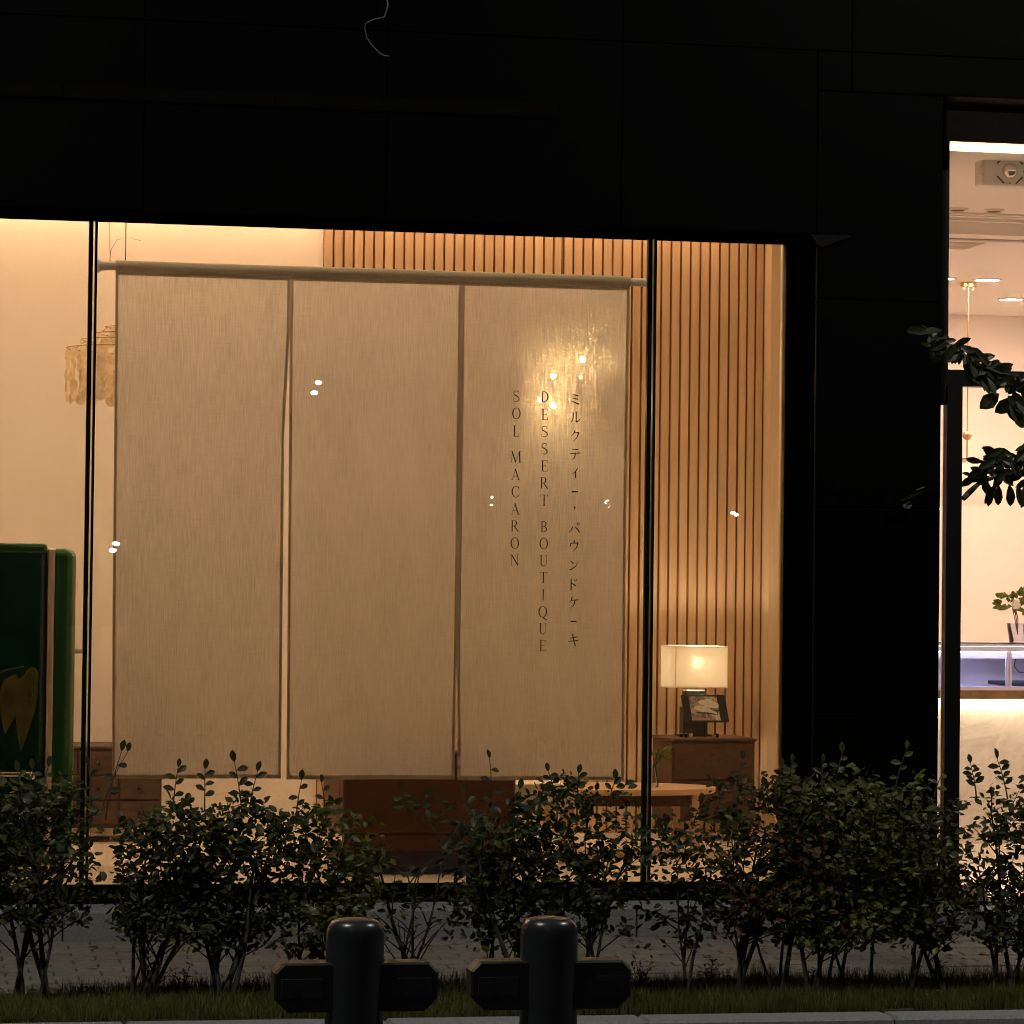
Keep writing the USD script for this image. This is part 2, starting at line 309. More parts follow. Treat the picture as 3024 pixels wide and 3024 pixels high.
# fascia panels
JX = [-2.24, -1.13, -.02, 1.09, 2.2, 3.308, 4.419, 5.53, 6.64, 7.75]
g = .002
for a, b in zip(JX[:-1], JX[1:]):
    for z0, z1 in ((4.235, 5.1), (5.1, 6.0)):
        obj('fascia_panel', bx(a+g, b-g, -.43, -.40, z0+g, z1-g, .002), 'stone', B)
    lo = 3.37 if b < 4.3 else 4.047
    if a < 4.2 and b > 4.2:
        obj('fascia_panel', bx(a+g, 4.252-g, -.43, -.40, 3.37, 4.235-g, .002), 'stone', B)
        obj('fascia_panel', bx(4.252+g, b-g, -.43, -.40, 4.047+g, 4.235-g, .002), 'stone', B)
    else:
        obj('fascia_panel', bx(a+g, b-g, -.43, -.40, lo+(g if lo > 4 else 0), 4.235-g, .002), 'stone', B)
obj('fascia_core', [bx(-2.3, 4.25, -.403, 0.0, 3.372, 6.05), bx(4.25, 7.8, -.403, .0, 4.05, 6.05)], 'joint', B)
obj('soffit', [bx(-2.3, 4.25, -.428, -.031, 3.364, 3.3705)], 'matt', B)
obj('soffit', [bx(4.875, 7.8, -.428, -.01, 4.044, 4.049)], 'stone', B)
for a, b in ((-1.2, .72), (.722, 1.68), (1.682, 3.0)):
    obj('ledge', bx(a, b, -.447, -.4305, 3.862, 3.925, .004), 'ledge', B)  # raised strip that paints the faint band of light across the fascia
# pier: faced with slabs on the front and on the side towards the window
PZ = [-.1, 1.095, 2.081, 3.062, 4.044]
for z0, z1 in zip(PZ[:-1], PZ[1:]):
    obj('pier_panel', bx(4.257, 4.872, -.43, -.405, z0+g, z1-g, .003), 'stone', B)
    obj('pier_panel', bx(4.2545, 4.28, -.403, -.002, z0+g, min(z1, 3.364)-g, .003) if z0 < 3.3 else bx(4.2545, 4.28, -.4, -.1, 3.4, 3.5), 'matt', B)
obj('pier_core', [bx(4.262, 4.868, -.407, -.001, -.15, 4.047)], 'joint', B)
obj('pier_trim', bx(4.252, 4.2575, -.434, -.4305, .2, 3.30), 'bracket_m', B)  # thin paler strip, paints the lit corner edge of the pier
obj('bracket', prism([(4.22, 0), (4.43, 0), (4.27, -.06)], 0, .006).apply_transform(trimesh.transformations.rotation_matrix(np.pi/2, (1, 0, 0))).apply_translation((.0, -.44, 3.362)), 'bracket_m', B)
obj('side_panel', bx(4.872, 4.979, -.10, -.06, .17, 4.04), 'stone', B)
# window frame, butt joints and panes
obj('window_frame', [bx(-2.2, 4.2545, -.06, .07, .205, .283), bx(-2.2, 4.2545, -.03, .06, 3.3655, 3.40), bx(4.243, 4.2545, -.03, .06, .28, 3.37)], 'matt', B)
obj('inner_stile', bx(4.222, 4.2425, .045, .085, .283, 3.366, .004), 'pilaster', B)
PX = [(-2.2, .8755), (.9155, 3.5395), (3.5815, 4.243)]
for a, b in PX:
    obj('window_pane', bx(a, b, -.006, .006, .283, 3.3655), 'glass', B)
for a, b in ((.8755, .9155), (3.5395, 3.5815)):
    c = (a+b)/2+.004
    obj('joint_seal', bx(a, c-.0045, -.014, .02, .283, 3.3655), 'frame', B)
    obj('joint_seal', bx(c+.0045, b, -.014, .02, .283, 3.3655), 'frame', B)
    obj('glass_edge', bx(c-.0044, c+.0044, -.004, .012, .283, 3.3655), 'glassedge', B)
# inside of the left room
obj('floor', bx(-2.2, 5.3, .07, 3.75, .1, .26), 'floor', B)
obj('back_wall', bx(-2.2, 2.434, 3.52, 3.7, .26, 4.3), 'plaster', B)
sw = obj('slatted_wall', bx(2.434, 5.078, 3.503, 3.7, .26, 4.3), 'groove', B)
x = 2.437; k = 0
while x < 5.07:
    w, p = (.0468, .0593) if x < 4.87 else (.041, .0515)
    if x+w > 5.078: break
    obj('slat', bx(x, x+w, 3.487, 3.502, .262, 4.25, .0025), 'slat' if (k*7) % 3 else 'slat_b', sw); x += p; k += 1
obj('oak_pilaster', bx(5.08, 5.30, 3.34, 3.7, .26, 4.3), 'pilaster', B)
obj('side_wall', bx(-2.35, -2.2, -.03, 3.75, .1, 4.3), 'plaster', B)
obj('ceiling', [bx(-2.2, 5.3, .0, 3.12, 4.02, 4.3), bx(-2.2, 5.3, 3.12, 3.52, 4.2, 4.3)], 'plaster', B)
obj('party_wall', prism([(4.30, .03), (4.93, .03), (5.245, .92), (5.245, 3.75), (5.28, 3.75), (5.28, .90), (4.976, .0), (4.30, -.0015)], .1, 4.3), 'plaster', B)
obj('cove_led', bx(-2.1, 5.25, 3.385, 3.41, 4.03, 4.05), 'e_cove', B)
obj('head_led', bx(-2.1, 4.22, .078, .094, 3.3735, 3.388), 'e_headl', B)
obj('head_rail', bx(-2.1, 4.22, .062, .10, 3.389, 3.40), 'frame', B)
obj('cove_lip', bx(-2.2, 5.3, 3.10, 3.119, 4.02, 4.10), 'plaster', B)
# right room
obj('door_frame', [bx(5.022, 7.2, -.05, .05, 2.694, 2.772), bx(5.028, 5.106, -.06, .0, .17, 2.694), bx(5.014, 5.033, -.05, .03, 2.772, 3.892)], 'frame_brown', B)
obj('jamb', [bx(4.98, 4.992, -.05, .02, .17, 2.60), bx(4.98, 5.0135, -.05, .02, 2.601, 4.043)], 'frame', B)
obj('side_pane', bx(5.0145, 5.0275, -.004, .004, .19, 2.60), 'glass', B)
obj('gap_cover', bx(5.0145, 5.0275, -.05, .0, 2.60, 2.694), 'frame_brown', B)
obj('door_threshold', bx(5.022, 7.2, -.04, .08, .11, .188), 'frame', B)
obj('door_pane', bx(5.108, 7.2, -.006, .006, .19, 2.694), 'glass', B)
obj('transom_pane', bx(5.034, 7.2, -.006, .006, 2.772, 3.892), 'glass', B)
obj('lintel', bx(5.014, 7.2, -.02, .03, 3.893, 4.043), 'lintel', B)
obj('floor', bx(5.0, 9.6, .08, 9.6, .08, .187), 'floor', B)
CR = 3.93
obj('ceiling', [bx(4.9, 9.6, .16, 3.3, CR, CR+.2), bx(4.9, 6.0, 3.3, 4.1, CR+.0, CR+.2), bx(4.9, 9.6, 4.1, 9.6, CR, CR+.2), bx(6.0, 9.6, 3.3, 4.1, CR+.12, CR+.2)], 'ceiling', B)
obj('ceiling_trim', [bx(5.0, 9.0, 3.02, 3.05, CR-.012, CR+.002), bx(5.0, 9.0, 3.14, 3.155, CR-.008, CR+.002), bx(5.0, 9.0, 3.27, 3.30, CR-.02, CR+.002)], 'ceiling', B)
obj('back_wall', bx(5.2, 10.5, 9.5, 9.7, .1, 4.1), 'plaster_r', B)
obj('side_wall', bx(9.6, 9.75, -.05, 9.7, .1, 4.1), 'plaster_r', B)
obj('side_wall', bx(5.2, 5.31, 3.76, 9.5, .1, 4.1), 'plaster_r', B)
obj('head_led', bx(5.03, 7.2, .10, .13, 3.866, 3.905), 'e_head', B)
obj('outer_wall', [bx(7.2, 9.7, -.05, .05, .0, 4.05), bx(-3.2, -2.2, -.43, 0, -.1, 3.37)], 'stone', B)
obj('roof', bx(-2.4, 9.8, -.4, 9.8, 4.32, 4.5), 'joint', B)

# ------------------------------------------------------------------ security camera, cable
t = thing('security_camera', 'small dark wall camera with a pale glint on the black pier', 'camera', (4.705, -.43, 2.10))
obj('wall_plate', cyl((0, -.008, 0), .022, .016, 'y'), 'pole', t, 40)
obj('bracket', tube([(0, -.01, 0), (.0, -.05, .0), (.01, -.075, .02)], .006), 'frame', t, 40)
obj('housing', tube([(-.055, -.07, .005), (-.05, -.072, .008), (.05, -.10, .055), (.055, -.102, .058)], [.008, .015, .015, .008], 12), 'frame', t, 40)
obj('sun_hood', tube([(.02, -.092, .066), (.055, -.102, .08)], .004, 8), 'chrome', t, 40)
zs = np.array([(2.189, 4.48), (2.189, 4.376), (2.192, 4.34), (2.176, 4.29), (2.13, 4.278), (2.092, 4.258), (2.091, 4.235), (2.10, 4.20), (2.125, 4.165), (2.16, 4.13), (2.185, 4.116), (2.203, 4.113)])
obj('dangling_cable', tube([(a, -.452-.02*math.sin(i*.6), b) for i, (a, b) in enumerate(zs)], .0035, 6), 'pole', smooth=40, label='loose white cable dangling in a crook from the black fascia', cat='cable')

# ================================================================== NOREN
def wave(x, z):
    d = (3.2-z)/2.4
    return .15+.014*math.sin(3.1*x+.6*z)*(1.2-z/3.2)+.009*math.sin(8*x+1.1+.5*z)*d**1.5+.0045*math.sin(19*x+1.2*z)*d+.007*math.exp(-((x-3.09-.01*z)/.022)**2)*max(0, 1.5-z)-.008*math.exp(-((x-1.10)/.05)**2)*max(0, 1.9-z)
ZT, ZB = 3.148, .766
def lerp(t, a): return float(np.interp(t, [p[0] for p in a], [p[1] for p in a]))
EDG = {0: [(.766, 1.029), (1.5, 1.020), (3.15, 1.010)], 1: [(.766, 1.822), (2.4, 1.817), (2.86, 1.8355), (3.15, 1.8355)], 2: [(.766, 1.848), (2.4, 1.8395), (2.86, 1.8365), (3.15, 1.8365)],
       3: [(.766, 2.656), (1.16, 2.6565), (1.30, 2.6595), (3.15, 2.6595)], 4: [(.766, 2.671), (1.0, 2.668), (1.30, 2.6605), (3.15, 2.6605)], 5: [(.766, 3.478), (2, 3.478), (3.15, 3.487)]}
def sheet(ea, eb, z0, z1, off, nx, nz, fa=0., fb=1.):
    v, f = [], []
    for j in range(nz+1):
        z = z0+(z1-z0)*j/nz; a, b = ea(z), eb(z)
        for i in range(nx+1):
            x = a+(b-a)*i/nx; v.append((x, wave(x, z)+off, z))
    for j in range(nz):
        for i in range(nx):
            p = j*(nx+1)+i; f.append((p, p+1, p+nx+2, p+nx+1))
    return np.array(v), np.array(f)
N = thing('noren_curtain', 'beige linen curtain of three panels hanging inside the shop window', 'curtain')
H = .0145
cloth = []
for k in range(3):
    ea = lambda z, q=EDG[2*k]: lerp(z, q); eb = lambda z, q=EDG[2*k+1]: lerp(z, q)
    zb = ZB+(.004, .0, -.003)[k]
    c = obj('cloth_panel', sheet(ea, eb, zb, ZT, 0, 48, 60), 'linen', N, True); cloth.append(c)
    obj('side_hem', sheet(ea, lambda z, e=ea: e(z)+H, zb, ZT-.004, -.0035, 2, 60), 'hem', c, True)
    obj('side_hem', sheet(lambda z, e=eb: e(z)-H, eb, zb, ZT-.004, -.0035, 2, 60), 'hem', c, True)
    obj('bottom_hem', sheet(lambda z, e=ea: e(z)+H, lambda z, e=eb: e(z)-H, zb, zb+.020, -.0035, 40, 2), 'hem', c, True)
    obj('top_hem', sheet(lambda z, e=ea: e(z)+H, lambda z, e=eb: e(z)-H, ZT-.02, ZT-.006, -.0035, 40, 2), 'hem', c, True)
sl = [(a, wave(a, 3.17), 3.17-.0006*math.sin(a*5)) for a in np.linspace(1.010, 3.487, 40)]
obj('rod_sleeve', tube(sl, .0275, 18, False), 'sleeve', N, True)
# lettering, drawn as shapes in a box 1 high
def arc(cx, cy, rx, ry, a0, a1, n=16): return [(cx+rx*math.cos(math.radians(a0+(a1-a0)*i/n)), cy+ry*math.sin(math.radians(a0+(a1-a0)*i/n))) for i in range(n+1)]
def stroke(pts, w):
    pts = [tuple(p) for p in pts]; ws = w if isinstance(w, (list, tuple)) else [w]*len(pts); parts = []
    for (p, q, a, b) in zip(pts[:-1], pts[1:], ws[:-1], ws[1:]):
        parts.append(unary_union([Point(p).buffer(a/2, 6), Point(q).buffer(b/2, 6)]).convex_hull)
    return unary_union(parts)
def R_(x0, y0, x1, y1): return sbox(min(x0, x1), min(y0, y1), max(x0, x1), max(y0, y1))
def serif(x, y, w=.22, h=.035): return R_(x-w/2, y-(h if y > .5 else 0), x+w/2, y+(0 if y > .5 else h))
T, t_ = .10, .042
def el(cx, cy, rx, ry): return affinity.scale(Point(cx, cy).buffer(1, 24), rx, ry)
def U(*a): return unary_union(a)
ring = el(.39, .5, .39, .52).difference(el(.39, .5, .28, .47))
bowl = lambda y0, y1, rx: affinity.translate(U(el(0, (y0+y1)/2, rx, (y1-y0)/2).difference(el(-.02, (y0+y1)/2, rx-.085, (y1-y0)/2-.04)).intersection(R_(0, y0-.1, 2, y1+.1))), .34, 0)
stem = lambda x: U(R_(x-T/2, 0, x+T/2, 1), serif(x, 1), serif(x, 0))
GL = {
 'S': U(stroke(arc(.30, .755, .235, .225, 35, 180, 14)+arc(.30, .74, .235, .20, 190, 225, 4)+[(.30, .53)]+arc(.32, .25, .235, .215, 45, -10, 6)+arc(.31, .245, .245, .225, -20, -150, 14), [.045]*6+[.06]*13+[.095]*10+[.06]*11), R_(.49, .74, .515, .96), R_(.045, .04, .07, .28)),
 'O': ring, 'Q': U(ring, stroke([(.38, .05), (.5, -.08), (.66, -.2), (.82, -.2)], [.06, .1, .09, .03])),
 'C': U(ring.difference(R_(.55, .2, 1, .8)).difference(R_(.66, 0, 1, 1)), R_(.645, .68, .675, .98), stroke([(.52, .07), (.62, .14), (.68, .24)], .04)),
 'L': U(stem(.17), R_(.17, 0, .60, .04), R_(.565, 0, .60, .25)),
 'M': U(stroke([(.10, .02), (.14, .98)], t_), stroke([(.14, .97), (.46, .04)], T), stroke([(.46, .04), (.80, .97)], t_), stroke([(.80, .97), (.84, .03)], T), serif(.09, 0), serif(.85, 0, .24), R_(.02, .965, .18, 1), R_(.76, .965, .94, 1)),
 'A': U(stroke([(.09, .02), (.37, .98)], t_), stroke([(.37, .98), (.68, .03)], T), R_(.19, .33, .57, .37), serif(.08, 0, .2), serif(.69, 0, .24)),
 'R': U(stem(.17), bowl(.46, 1.0, .27), R_(.17, .96, .36, 1), R_(.17, .46, .36, .50), stroke([(.36, .48), (.70, .02)], [.09, .10]), serif(.70, 0, .16)),
 'N': U(R_(.13, .02, .13+t_, 1), R_(.68, 0, .68+t_, .98), stroke([(.14, .96), (.70, .05)], T), serif(.15, 0, .2), serif(.70, 1, .2), R_(.03, .965, .2, 1)),
 'D': U(stem(.17), affinity.translate(U(el(0, .5, .46, .5).difference(el(-.02, .5, .36, .455)).intersection(R_(0, -.1, 2, 1.1))), .26, 0), R_(.17, .955, .28, 1), R_(.17, 0, .28, .045)),
 'E': U(stem(.17), R_(.17, .96, .60, 1), R_(.17, 0, .62, .04), R_(.17, .49, .47, .53), R_(.565, .78, .60, 1), R_(.585, 0, .62, .24), R_(.44, .41, .47, .61)),
 'T': U(stem(.37).difference(R_(0, .9, 1, 1)), R_(.32, .9, .42, 1), R_(.04, .96, .70, 1), R_(.04, .78, .075, 1), R_(.665, .78, .70, 1)),
 'B': U(stem(.17), bowl(.5, 1.0, .24), bowl(.0, .54, .28), R_(.17, .96, .36, 1), R_(.17, .50, .36, .54), R_(.17, 0, .36, .04)),
 'U': U(R_(.12, .30, .22, 1), R_(.62, .30, .62+t_, 1), stroke([(.17, .3)]+arc(.405, .27, .235, .25, 180, 360, 14)+[(.64, .3)], [.1]*5+[.07]*5+[.045]*7), serif(.17, 1, .24), serif(.64, 1, .2)),
 'I': stem(.37),
 'ミ': U(stroke([(.22, .90), (.62, .80)], [.07, .10]), stroke([(.22, .60), (.60, .50)], [.07, .10]), stroke([(.16, .30), (.68, .10)], [.08, .12])),
 'ル': U(stroke([(.30, .90), (.30, .50), (.22, .25), (.06, .08)], [.10, .09, .07, .03]), stroke([(.56, .98), (.56, .16), (.62, .14), (.80, .28), (.94, .46)], [.10, .09, .10, .06, .03])),
 'ク': U(stroke([(.42, .98), (.34, .76), (.12, .52)], [.10, .08, .03]), stroke([(.40, .80), (.76, .82), (.62, .42), (.26, .02)], [.06, .11, .09, .03])),
 'テ': U(stroke([(.24, .92), (.72, .96)], [.06, .09]), stroke([(.08, .60), (.90, .66)], [.07, .10]), stroke([(.52, .62), (.46, .30), (.20, .02)], [.10, .09, .03])),
 'ィ': U(stroke([(.66, .88), (.46, .58), (.20, .42)], [.09, .08, .03]), stroke([(.50, .62), (.50, .08)], [.09, .10])),
 'ー': R_(.16, .44, .70, .57),
 '、': stroke([(.40, .78), (.48, .66), (.44, .50)], [.05, .12, .03]),
 'パ': U(stroke([(.34, .60), (.24, .34), (.04, .10)], [.10, .08, .03]), stroke([(.54, .62), (.80, .40), (.94, .18)], [.06, .11, .12]), el(.84, .86, .12, .12).difference(el(.84, .86, .065, .065))),
 'ウ': U(stroke([(.46, 1.0), (.46, .80)], [.10, .09]), stroke([(.14, .50), (.14, .76), (.80, .80), (.68, .40), (.34, .02)], [.09, .07, .11, .09, .03])),
 'ン': U(stroke([(.18, .84), (.40, .66)], [.07, .12]), stroke([(.12, .12), (.24, .14), (.60, .40), (.88, .82)], [.10, .10, .08, .03])),
 'ド': U(stroke([(.24, .98), (.24, .02)], [.09, .11]), stroke([(.26, .62), (.60, .42)], [.07, .12]), stroke([(.52, .92), (.58, .82)], [.05, .09]), stroke([(.68, .96), (.74, .86)], [.05, .09])),
 'ケ': U(stroke([(.34, .98), (.28, .74), (.10, .52)], [.10, .08, .03]), stroke([(.30, .72), (.86, .78)], [.06, .09]), stroke([(.62, .74), (.52, .36), (.22, .02)], [.10, .09, .03])),
 'キ': U(stroke([(.16, .66), (.80, .78)], [.07, .09]), stroke([(.06, .38), (.86, .48)], [.07, .09]), stroke([(.38, .98), (.62, .02)], [.10, .11]))}
def letters(chars, x0, x1, px0, hgt):
    "chars: (glyph, y pixel of its middle in the photograph); they stand in a column"
    ms = []
    for ch, yp in chars:
        zc = 2.604-(yp-1170)*.0016219; f = (yp-1170)/740; xc = x0+(x1-x0)*f
        gpoly = GL[ch]; a, _, b, _ = gpoly.bounds
        gpoly = affinity.affine_transform(gpoly, [hgt, 0, 0, hgt, xc-(a+b)/2*hgt, zc-hgt/2])
        for q in getattr(gpoly, 'geoms', [gpoly]):
            if q.area < 1e-9: continue
            m = trimesh.creation.extrude_polygon(q.simplify(.0003), .0006, engine='earcut'); vv = np.array(m.vertices)
            ms.append((np.array([(p[0], wave(p[0], p[1])-.0022-p[2], p[1]) for p in vv]), m.faces[:, ::-1]))
    return ms
c3 = cloth[2]
obj('lettering', letters(list(zip('SOLMACARON', (1170, 1221, 1273, 1350, 1402, 1453, 1504, 1554, 1605, 1655))), 2.934, 2.934, 0, .0535), 'ink', c3)
obj('lettering', letters(list(zip('DESSERTBOUTIQUE', (1170, 1222, 1273, 1324, 1375, 1425, 1477, 1555, 1605, 1656, 1706, 1757, 1807, 1857, 1907))), 3.073, 3.076, 0, .0535), 'ink', c3)
obj('lettering', letters(list(zip('ミルクティー、パウンドケーキ', (1175, 1230, 1285, 1340, 1394, 1450, 1503, 1558, 1612, 1668, 1725, 1780, 1835, 1890))), 3.224, 3.226, 0, .056), 'ink', c3)
R = thing('curtain_rod', 'white tension rod that carries the linen curtain', 'curtain rod', (0, .155, 3.17))
obj('rod', tube([(.945, 0, 0), (3.575, 0, 0)], .019, 16), 'rod', R, 40)
for s, xe in ((1, .925), (-1, 3.597)):
    obj('end_cup', tube([(xe, 0, 0), (xe+s*.004, 0, 0), (xe+s*.022, 0, 0), (xe+s*.034, 0, 0), (xe+s*.05, 0, 0)], [.034, .034, .022, .021, .021], 18), 'rod', R, 40)

# ================================================================== LAMPS IN THE LEFT ROOM
D0 = thing('downlight', 'small round warm downlight in the ceiling over the green refrigerator', 'downlight', (.4, 1.0, 4.02))
obj('trim', lathe([(.062, 0), (.062, -.006), (.048, -.006), (.045, .012)], 20), 'whiteplastic', D0)
obj('lens', cyl((0, 0, -.002), .044, .004), 'e_down', D0)
for i, (x, y) in enumerate(((1.6, 1.0), (2.8, 1.0), (4.0, 1.0), (.3, 1.95), (1.4, 1.95), (-.9, 1.0), (-.9, 1.95))):
    copy(D0, (x, y, 4.02), ('warm downlight above the left panel of the curtain', 'warm downlight above the middle panel of the curtain', 'warm downlight above the coffee table', 'warm downlight above the drawer cabinet', 'warm downlight behind the unlit shell chandelier', 'warm downlight left of the refrigerator, by the window', 'warm downlight left of the refrigerator, by the back wall')[i])
def chandelier(name, label, loc, tiers, top, lit):
    t = thing(name, label, 'chandelier', loc)
    obj('cable', tube([(0, 0, .0), (0, 0, top)], .0028, 6), 'blackmetal', t)
    for i, (r, z, drop, n) in enumerate(tiers):
        rg = obj('ring', tube([(r*math.cos(a), r*math.sin(a), z) for a in np.linspace(0, 2*math.pi, 37)], .0035, 6, False), 'brass', t, True)
        for k in range(n):
            a = 2*math.pi*(k+.5*(i % 2))/n; q = 0
            while q*.056 < drop:
                c = np.array([r*math.cos(a), r*math.sin(a), z-.035-q*.056])
                m = cyl((0, 0, 0), .031, .0012, 'y', 10)
                m.apply_transform(trimesh.transformations.euler_matrix(rnd.uniform(-.1, .1), rnd.uniform(-1, 1), a+math.pi/2+rnd.uniform(-.35, .35))); m.apply_translation(c)
                obj('shell_disc', m, 'capiz', t); q += 1
    obj('spider', [tube([(0, 0, .0), (tiers[0][0]*math.cos(a), tiers[0][0]*math.sin(a), tiers[0][1])], .003, 5) for a in (0, 2.1, 4.2)] +
        [tube([(tiers[j][0]*math.cos(a), tiers[j][0]*math.sin(a), tiers[j][1]), (tiers[j+1][0]*math.cos(a), tiers[j+1][0]*math.sin(a), tiers[j+1][1])], .0025, 5) for j in range(len(tiers)-1) for a in (.5, 2.6, 4.7)], 'brass', t)
    for p in lit:
        b = obj('bulb', sph(p, .017, 2), 'e_bulb', t, True)
        obj('socket', cyl((p[0], p[1], p[2]+.028), .012, .03, 'z', 12), 'brass', t)
    return t
chandelier('shell_chandelier', 'unlit shell disc chandelier half hidden behind the left edge of the linen curtain', (1.185, 2.0, 3.04),
           [(.10, -.005, .05, 6), (.155, -.04, .05, 8), (.225, -.075, .10, 12), (.30, -.12, .25, 20)], .98, [])
chandelier('glowing_chandelier', 'lit chandelier glowing through the lettered right panel of the linen curtain', (3.43, 1.5, 2.95),
           [(.11, -.03, .10, 9), (.19, -.09, .20, 16)], 1.07,
           [(.117, 0, -.057), (-.046, -.03, -.15), (.1, .02, -.15), (-.117, .02, -.276), (.056, -.03, -.281), (-.026, .05, -.30)])
obj('suspension_wire', [tube([(1.05, 1.4, 4.02), (1.052, 1.4, 3.75), (1.065, 1.4, 3.36), (1.066, 1.4, 3.31)], .0016, 5), tube([(1.064, 1.4, 3.32), (1.07, 1.4, 3.38), (1.10, 1.4, 3.43), (1.15, 1.4, 3.445), (1.22, 1.4, 3.43)], .0014, 5)],
    'pole', label='thin bent suspension wire above the left end of the curtain rod', cat='wire')

# ================================================================== FURNITURE IN THE LEFT ROOM
F = .26
fr = thing('refrigerator', 'glossy dark green retro refrigerator with rounded edges at the left of the window', 'refrigerator', (.35, 1.2, F))
obj('door', rbox(-.75, .401, -.30, .02, .03, 1.595, .035, 3), 'greendark', fr, 60)
obj('door_top', rbox(-.75, .401, -.31, .0, 1.565, 1.615, .02, 3), 'greengloss', fr, 60)
obj('seal', rbox(.405, .437, -.305, .02, .04, 1.59, .01, 2), 'seal', fr, 60)
hull = [sph((x, y, z), .052, 3) for x in (.492,) for y in (-.243, .32) for z in (.09, 1.543)]+[cyl((.444, y, z), .052, .004, 'x', 32) for y in (-.243, .32) for z in (.09, 1.543)]
obj('body', trimesh.convex.convex_hull(np.vstack([h.vertices for h in hull])), 'greengloss', fr, 60)
obj('handle', tube([(-.4, -.37, .49), (.33, -.37, .49)], .014, 12), 'chrome', fr, 40)
obj('handle_mount', [tube([(.33, -.37, .49), (.345, -.365, .49), (.355, -.30, .478)], .012, 10), sph((.34, -.37, .478), .016)], 'chrome', fr, 40)
obj('shelf_arm', bx(.53, .62, .1, .13, 1.07, 1.095, .004), 'rod', fr)
obj('foot', [cyl((x, y, .015), .03, .03) for x in (-.6, .4) for y in (-.2, .25)], 'blackmetal', fr)
pp = thing('potted_plant', 'plant with large yellow green leaves in front of the green refrigerator', 'plant', (.30, .55, F))
def biglf(base, tip, width, bend, nrm=(0, -1, 0), n=8):
    base, tip = np.array(base, float), np.array(tip, float); ax = tip-base; L = np.linalg.norm(ax); ax /= L
    side = np.cross(ax, nrm); side /= np.linalg.norm(side); nn = np.cross(side, ax); v, f = [], []
    for i in range(n+1):
        u = i/n; w = width*(math.sin(math.pi*min(1, u**.62))**.8)*(1-.25*u) if 0 < i < n else .002
        c = base+ax*L*u-nn*bend*math.sin(math.pi*u)
        for s in (-1, -.5, 0, .5, 1): v.append(c+side*w*s*.5+nn*(.012*(1-abs(s)*2 if abs(s) else -.6))*(.5+.5*math.sin(u*9)))
    for i in range(n):
        for j in range(4): p = i*5+j; f.append((p, p+1, p+6, p+5))
    return np.array(v), np.array(f)
obj('pot', lathe([(.0, 0), (.12, 0), (.16, .26), (.15, .26), (.13, .03), (0, .03)], 20), 'cream', pp)
obj('stem', tube([(0, 0, .05), (-.02, 0, .4), (.02, -.01, .7), (.12, -.02, .93), (.24, -.02, 1.0), (.33, -.02, 1.02)], [.012, .011, .009, .006, .004, .003], 7), 'twig', pp, 40)
obj('large_leaf', biglf((.355, -.03, 1.0), (.32, -.05, .62), .115, .03), 'plantleaf', pp, 40)
obj('large_leaf', biglf((.29, -.015, .985), (.245, -.03, .70), .12, .03), 'plantleaf', pp, 40)
obj('large_leaf', biglf((.37, -.02, 1.02), (.365, -.03, .86), .07, .02), 'plantleaf', pp, 40)
obj('large_leaf', biglf((.0, 0, .5), (-.2, .05, .75), .12, .03), 'plantleaf', pp, 40)
def drawer_chest(name, label, x0, x1, y0, y1, z0, z1, rows, cols, m, leg):
    t = thing(name, label, 'cabinet', ((x0+x1)/2, (y0+y1)/2, F)); w, d = (x1-x0)/2, (y1-y0)/2; a, b = z0-F, z1-F
    obj('carcass', bx(-w+.012, w-.012, -d+.012, d, a, b-.018), m, t)
    obj('top', bx(-w, w, -d, d, b-.018, b, .006), m, t)
    for r in range(rows):
        for c in range(cols):
            xa = -w+.02+(2*w-.04)*c/cols; xb = -w+.02+(2*w-.04)*(c+1)/cols; za = a+.015+(b-a-.04)*r/rows; zb = a+.015+(b-a-.04)*(r+1)/rows
            dr = obj('drawer', bx(xa+.005, xb-.005, -d+.001, -d+.013, za+.006, zb-.006, .003), m, t)
            if leg: obj('knob', sph(((xa+xb)/2, -d-.008, (za+zb)/2), .011, 1), 'blackmetal', dr)
    for x in (-w+.05, w-.05):
        for y in (-d+.05, d-.05): obj('leg', tube([(x, y, 0), (x, y, a+.002)], [.014, .022], 8), m, t)
    return t
drawer_chest('drawer_cabinet', 'brown old wooden drawer cabinet between refrigerator and curtain', .55, 1.50, 2.85, 3.35, .34, .79, 3, 4, 'oldwood', True)
drawer_chest('sideboard', 'dark walnut sideboard with a lit table lamp on it', 4.368, 4.878, 2.82, 3.30, .375, .845, 2, 1, 'walnut', False)
so = thing('sofa', 'red brown sofa seen from behind under the middle of the curtain', 'sofa', (2.64, 1.15, F))
obj('back', rbox(-.435, .435, -.39, -.27, .20, .612, .02, 2), 'redwood', so, 60)
obj('back_rail', bx(-.425, .425, -.385, -.30, .115, .198, .006), 'redwood', so)
obj('seat', rbox(-.42, .42, -.27, .35, .17, .34, .03, 2), 'redwood', so, 60)
obj('base', bx(-.42, .42, -.37, .33, .035, .113), 'redwood_dark', so)
obj('arm', rbox(-.435, -.35, -.27, .36, .2, .48, .02, 2), 'redwood', so, 60); obj('arm', rbox(.35, .435, -.27, .36, .2, .48, .02, 2), 'redwood', so, 60)
for x in (-.38, .38):
    for y in (-.34, .3): obj('foot', cyl((x, y, .018), .02, .036), 'redwood_dark', so)
ct = thing('coffee_table', 'low round beech coffee table at the right of the curtain', 'table', (3.88, 1.95, F))
e = affinity.scale(Point(0, 0).buffer(1, 32), .52, .36)
obj('tabletop', [prism(affinity.scale(e, .985, .985), .335, .341), prism(e, .341, .362), prism(affinity.scale(e, .99, .99), .362, .366)], 'tabletop', ct)
obj('apron', bx(-.33, .33, -.2, .2, .27, .334, .004), 'walnut', ct)
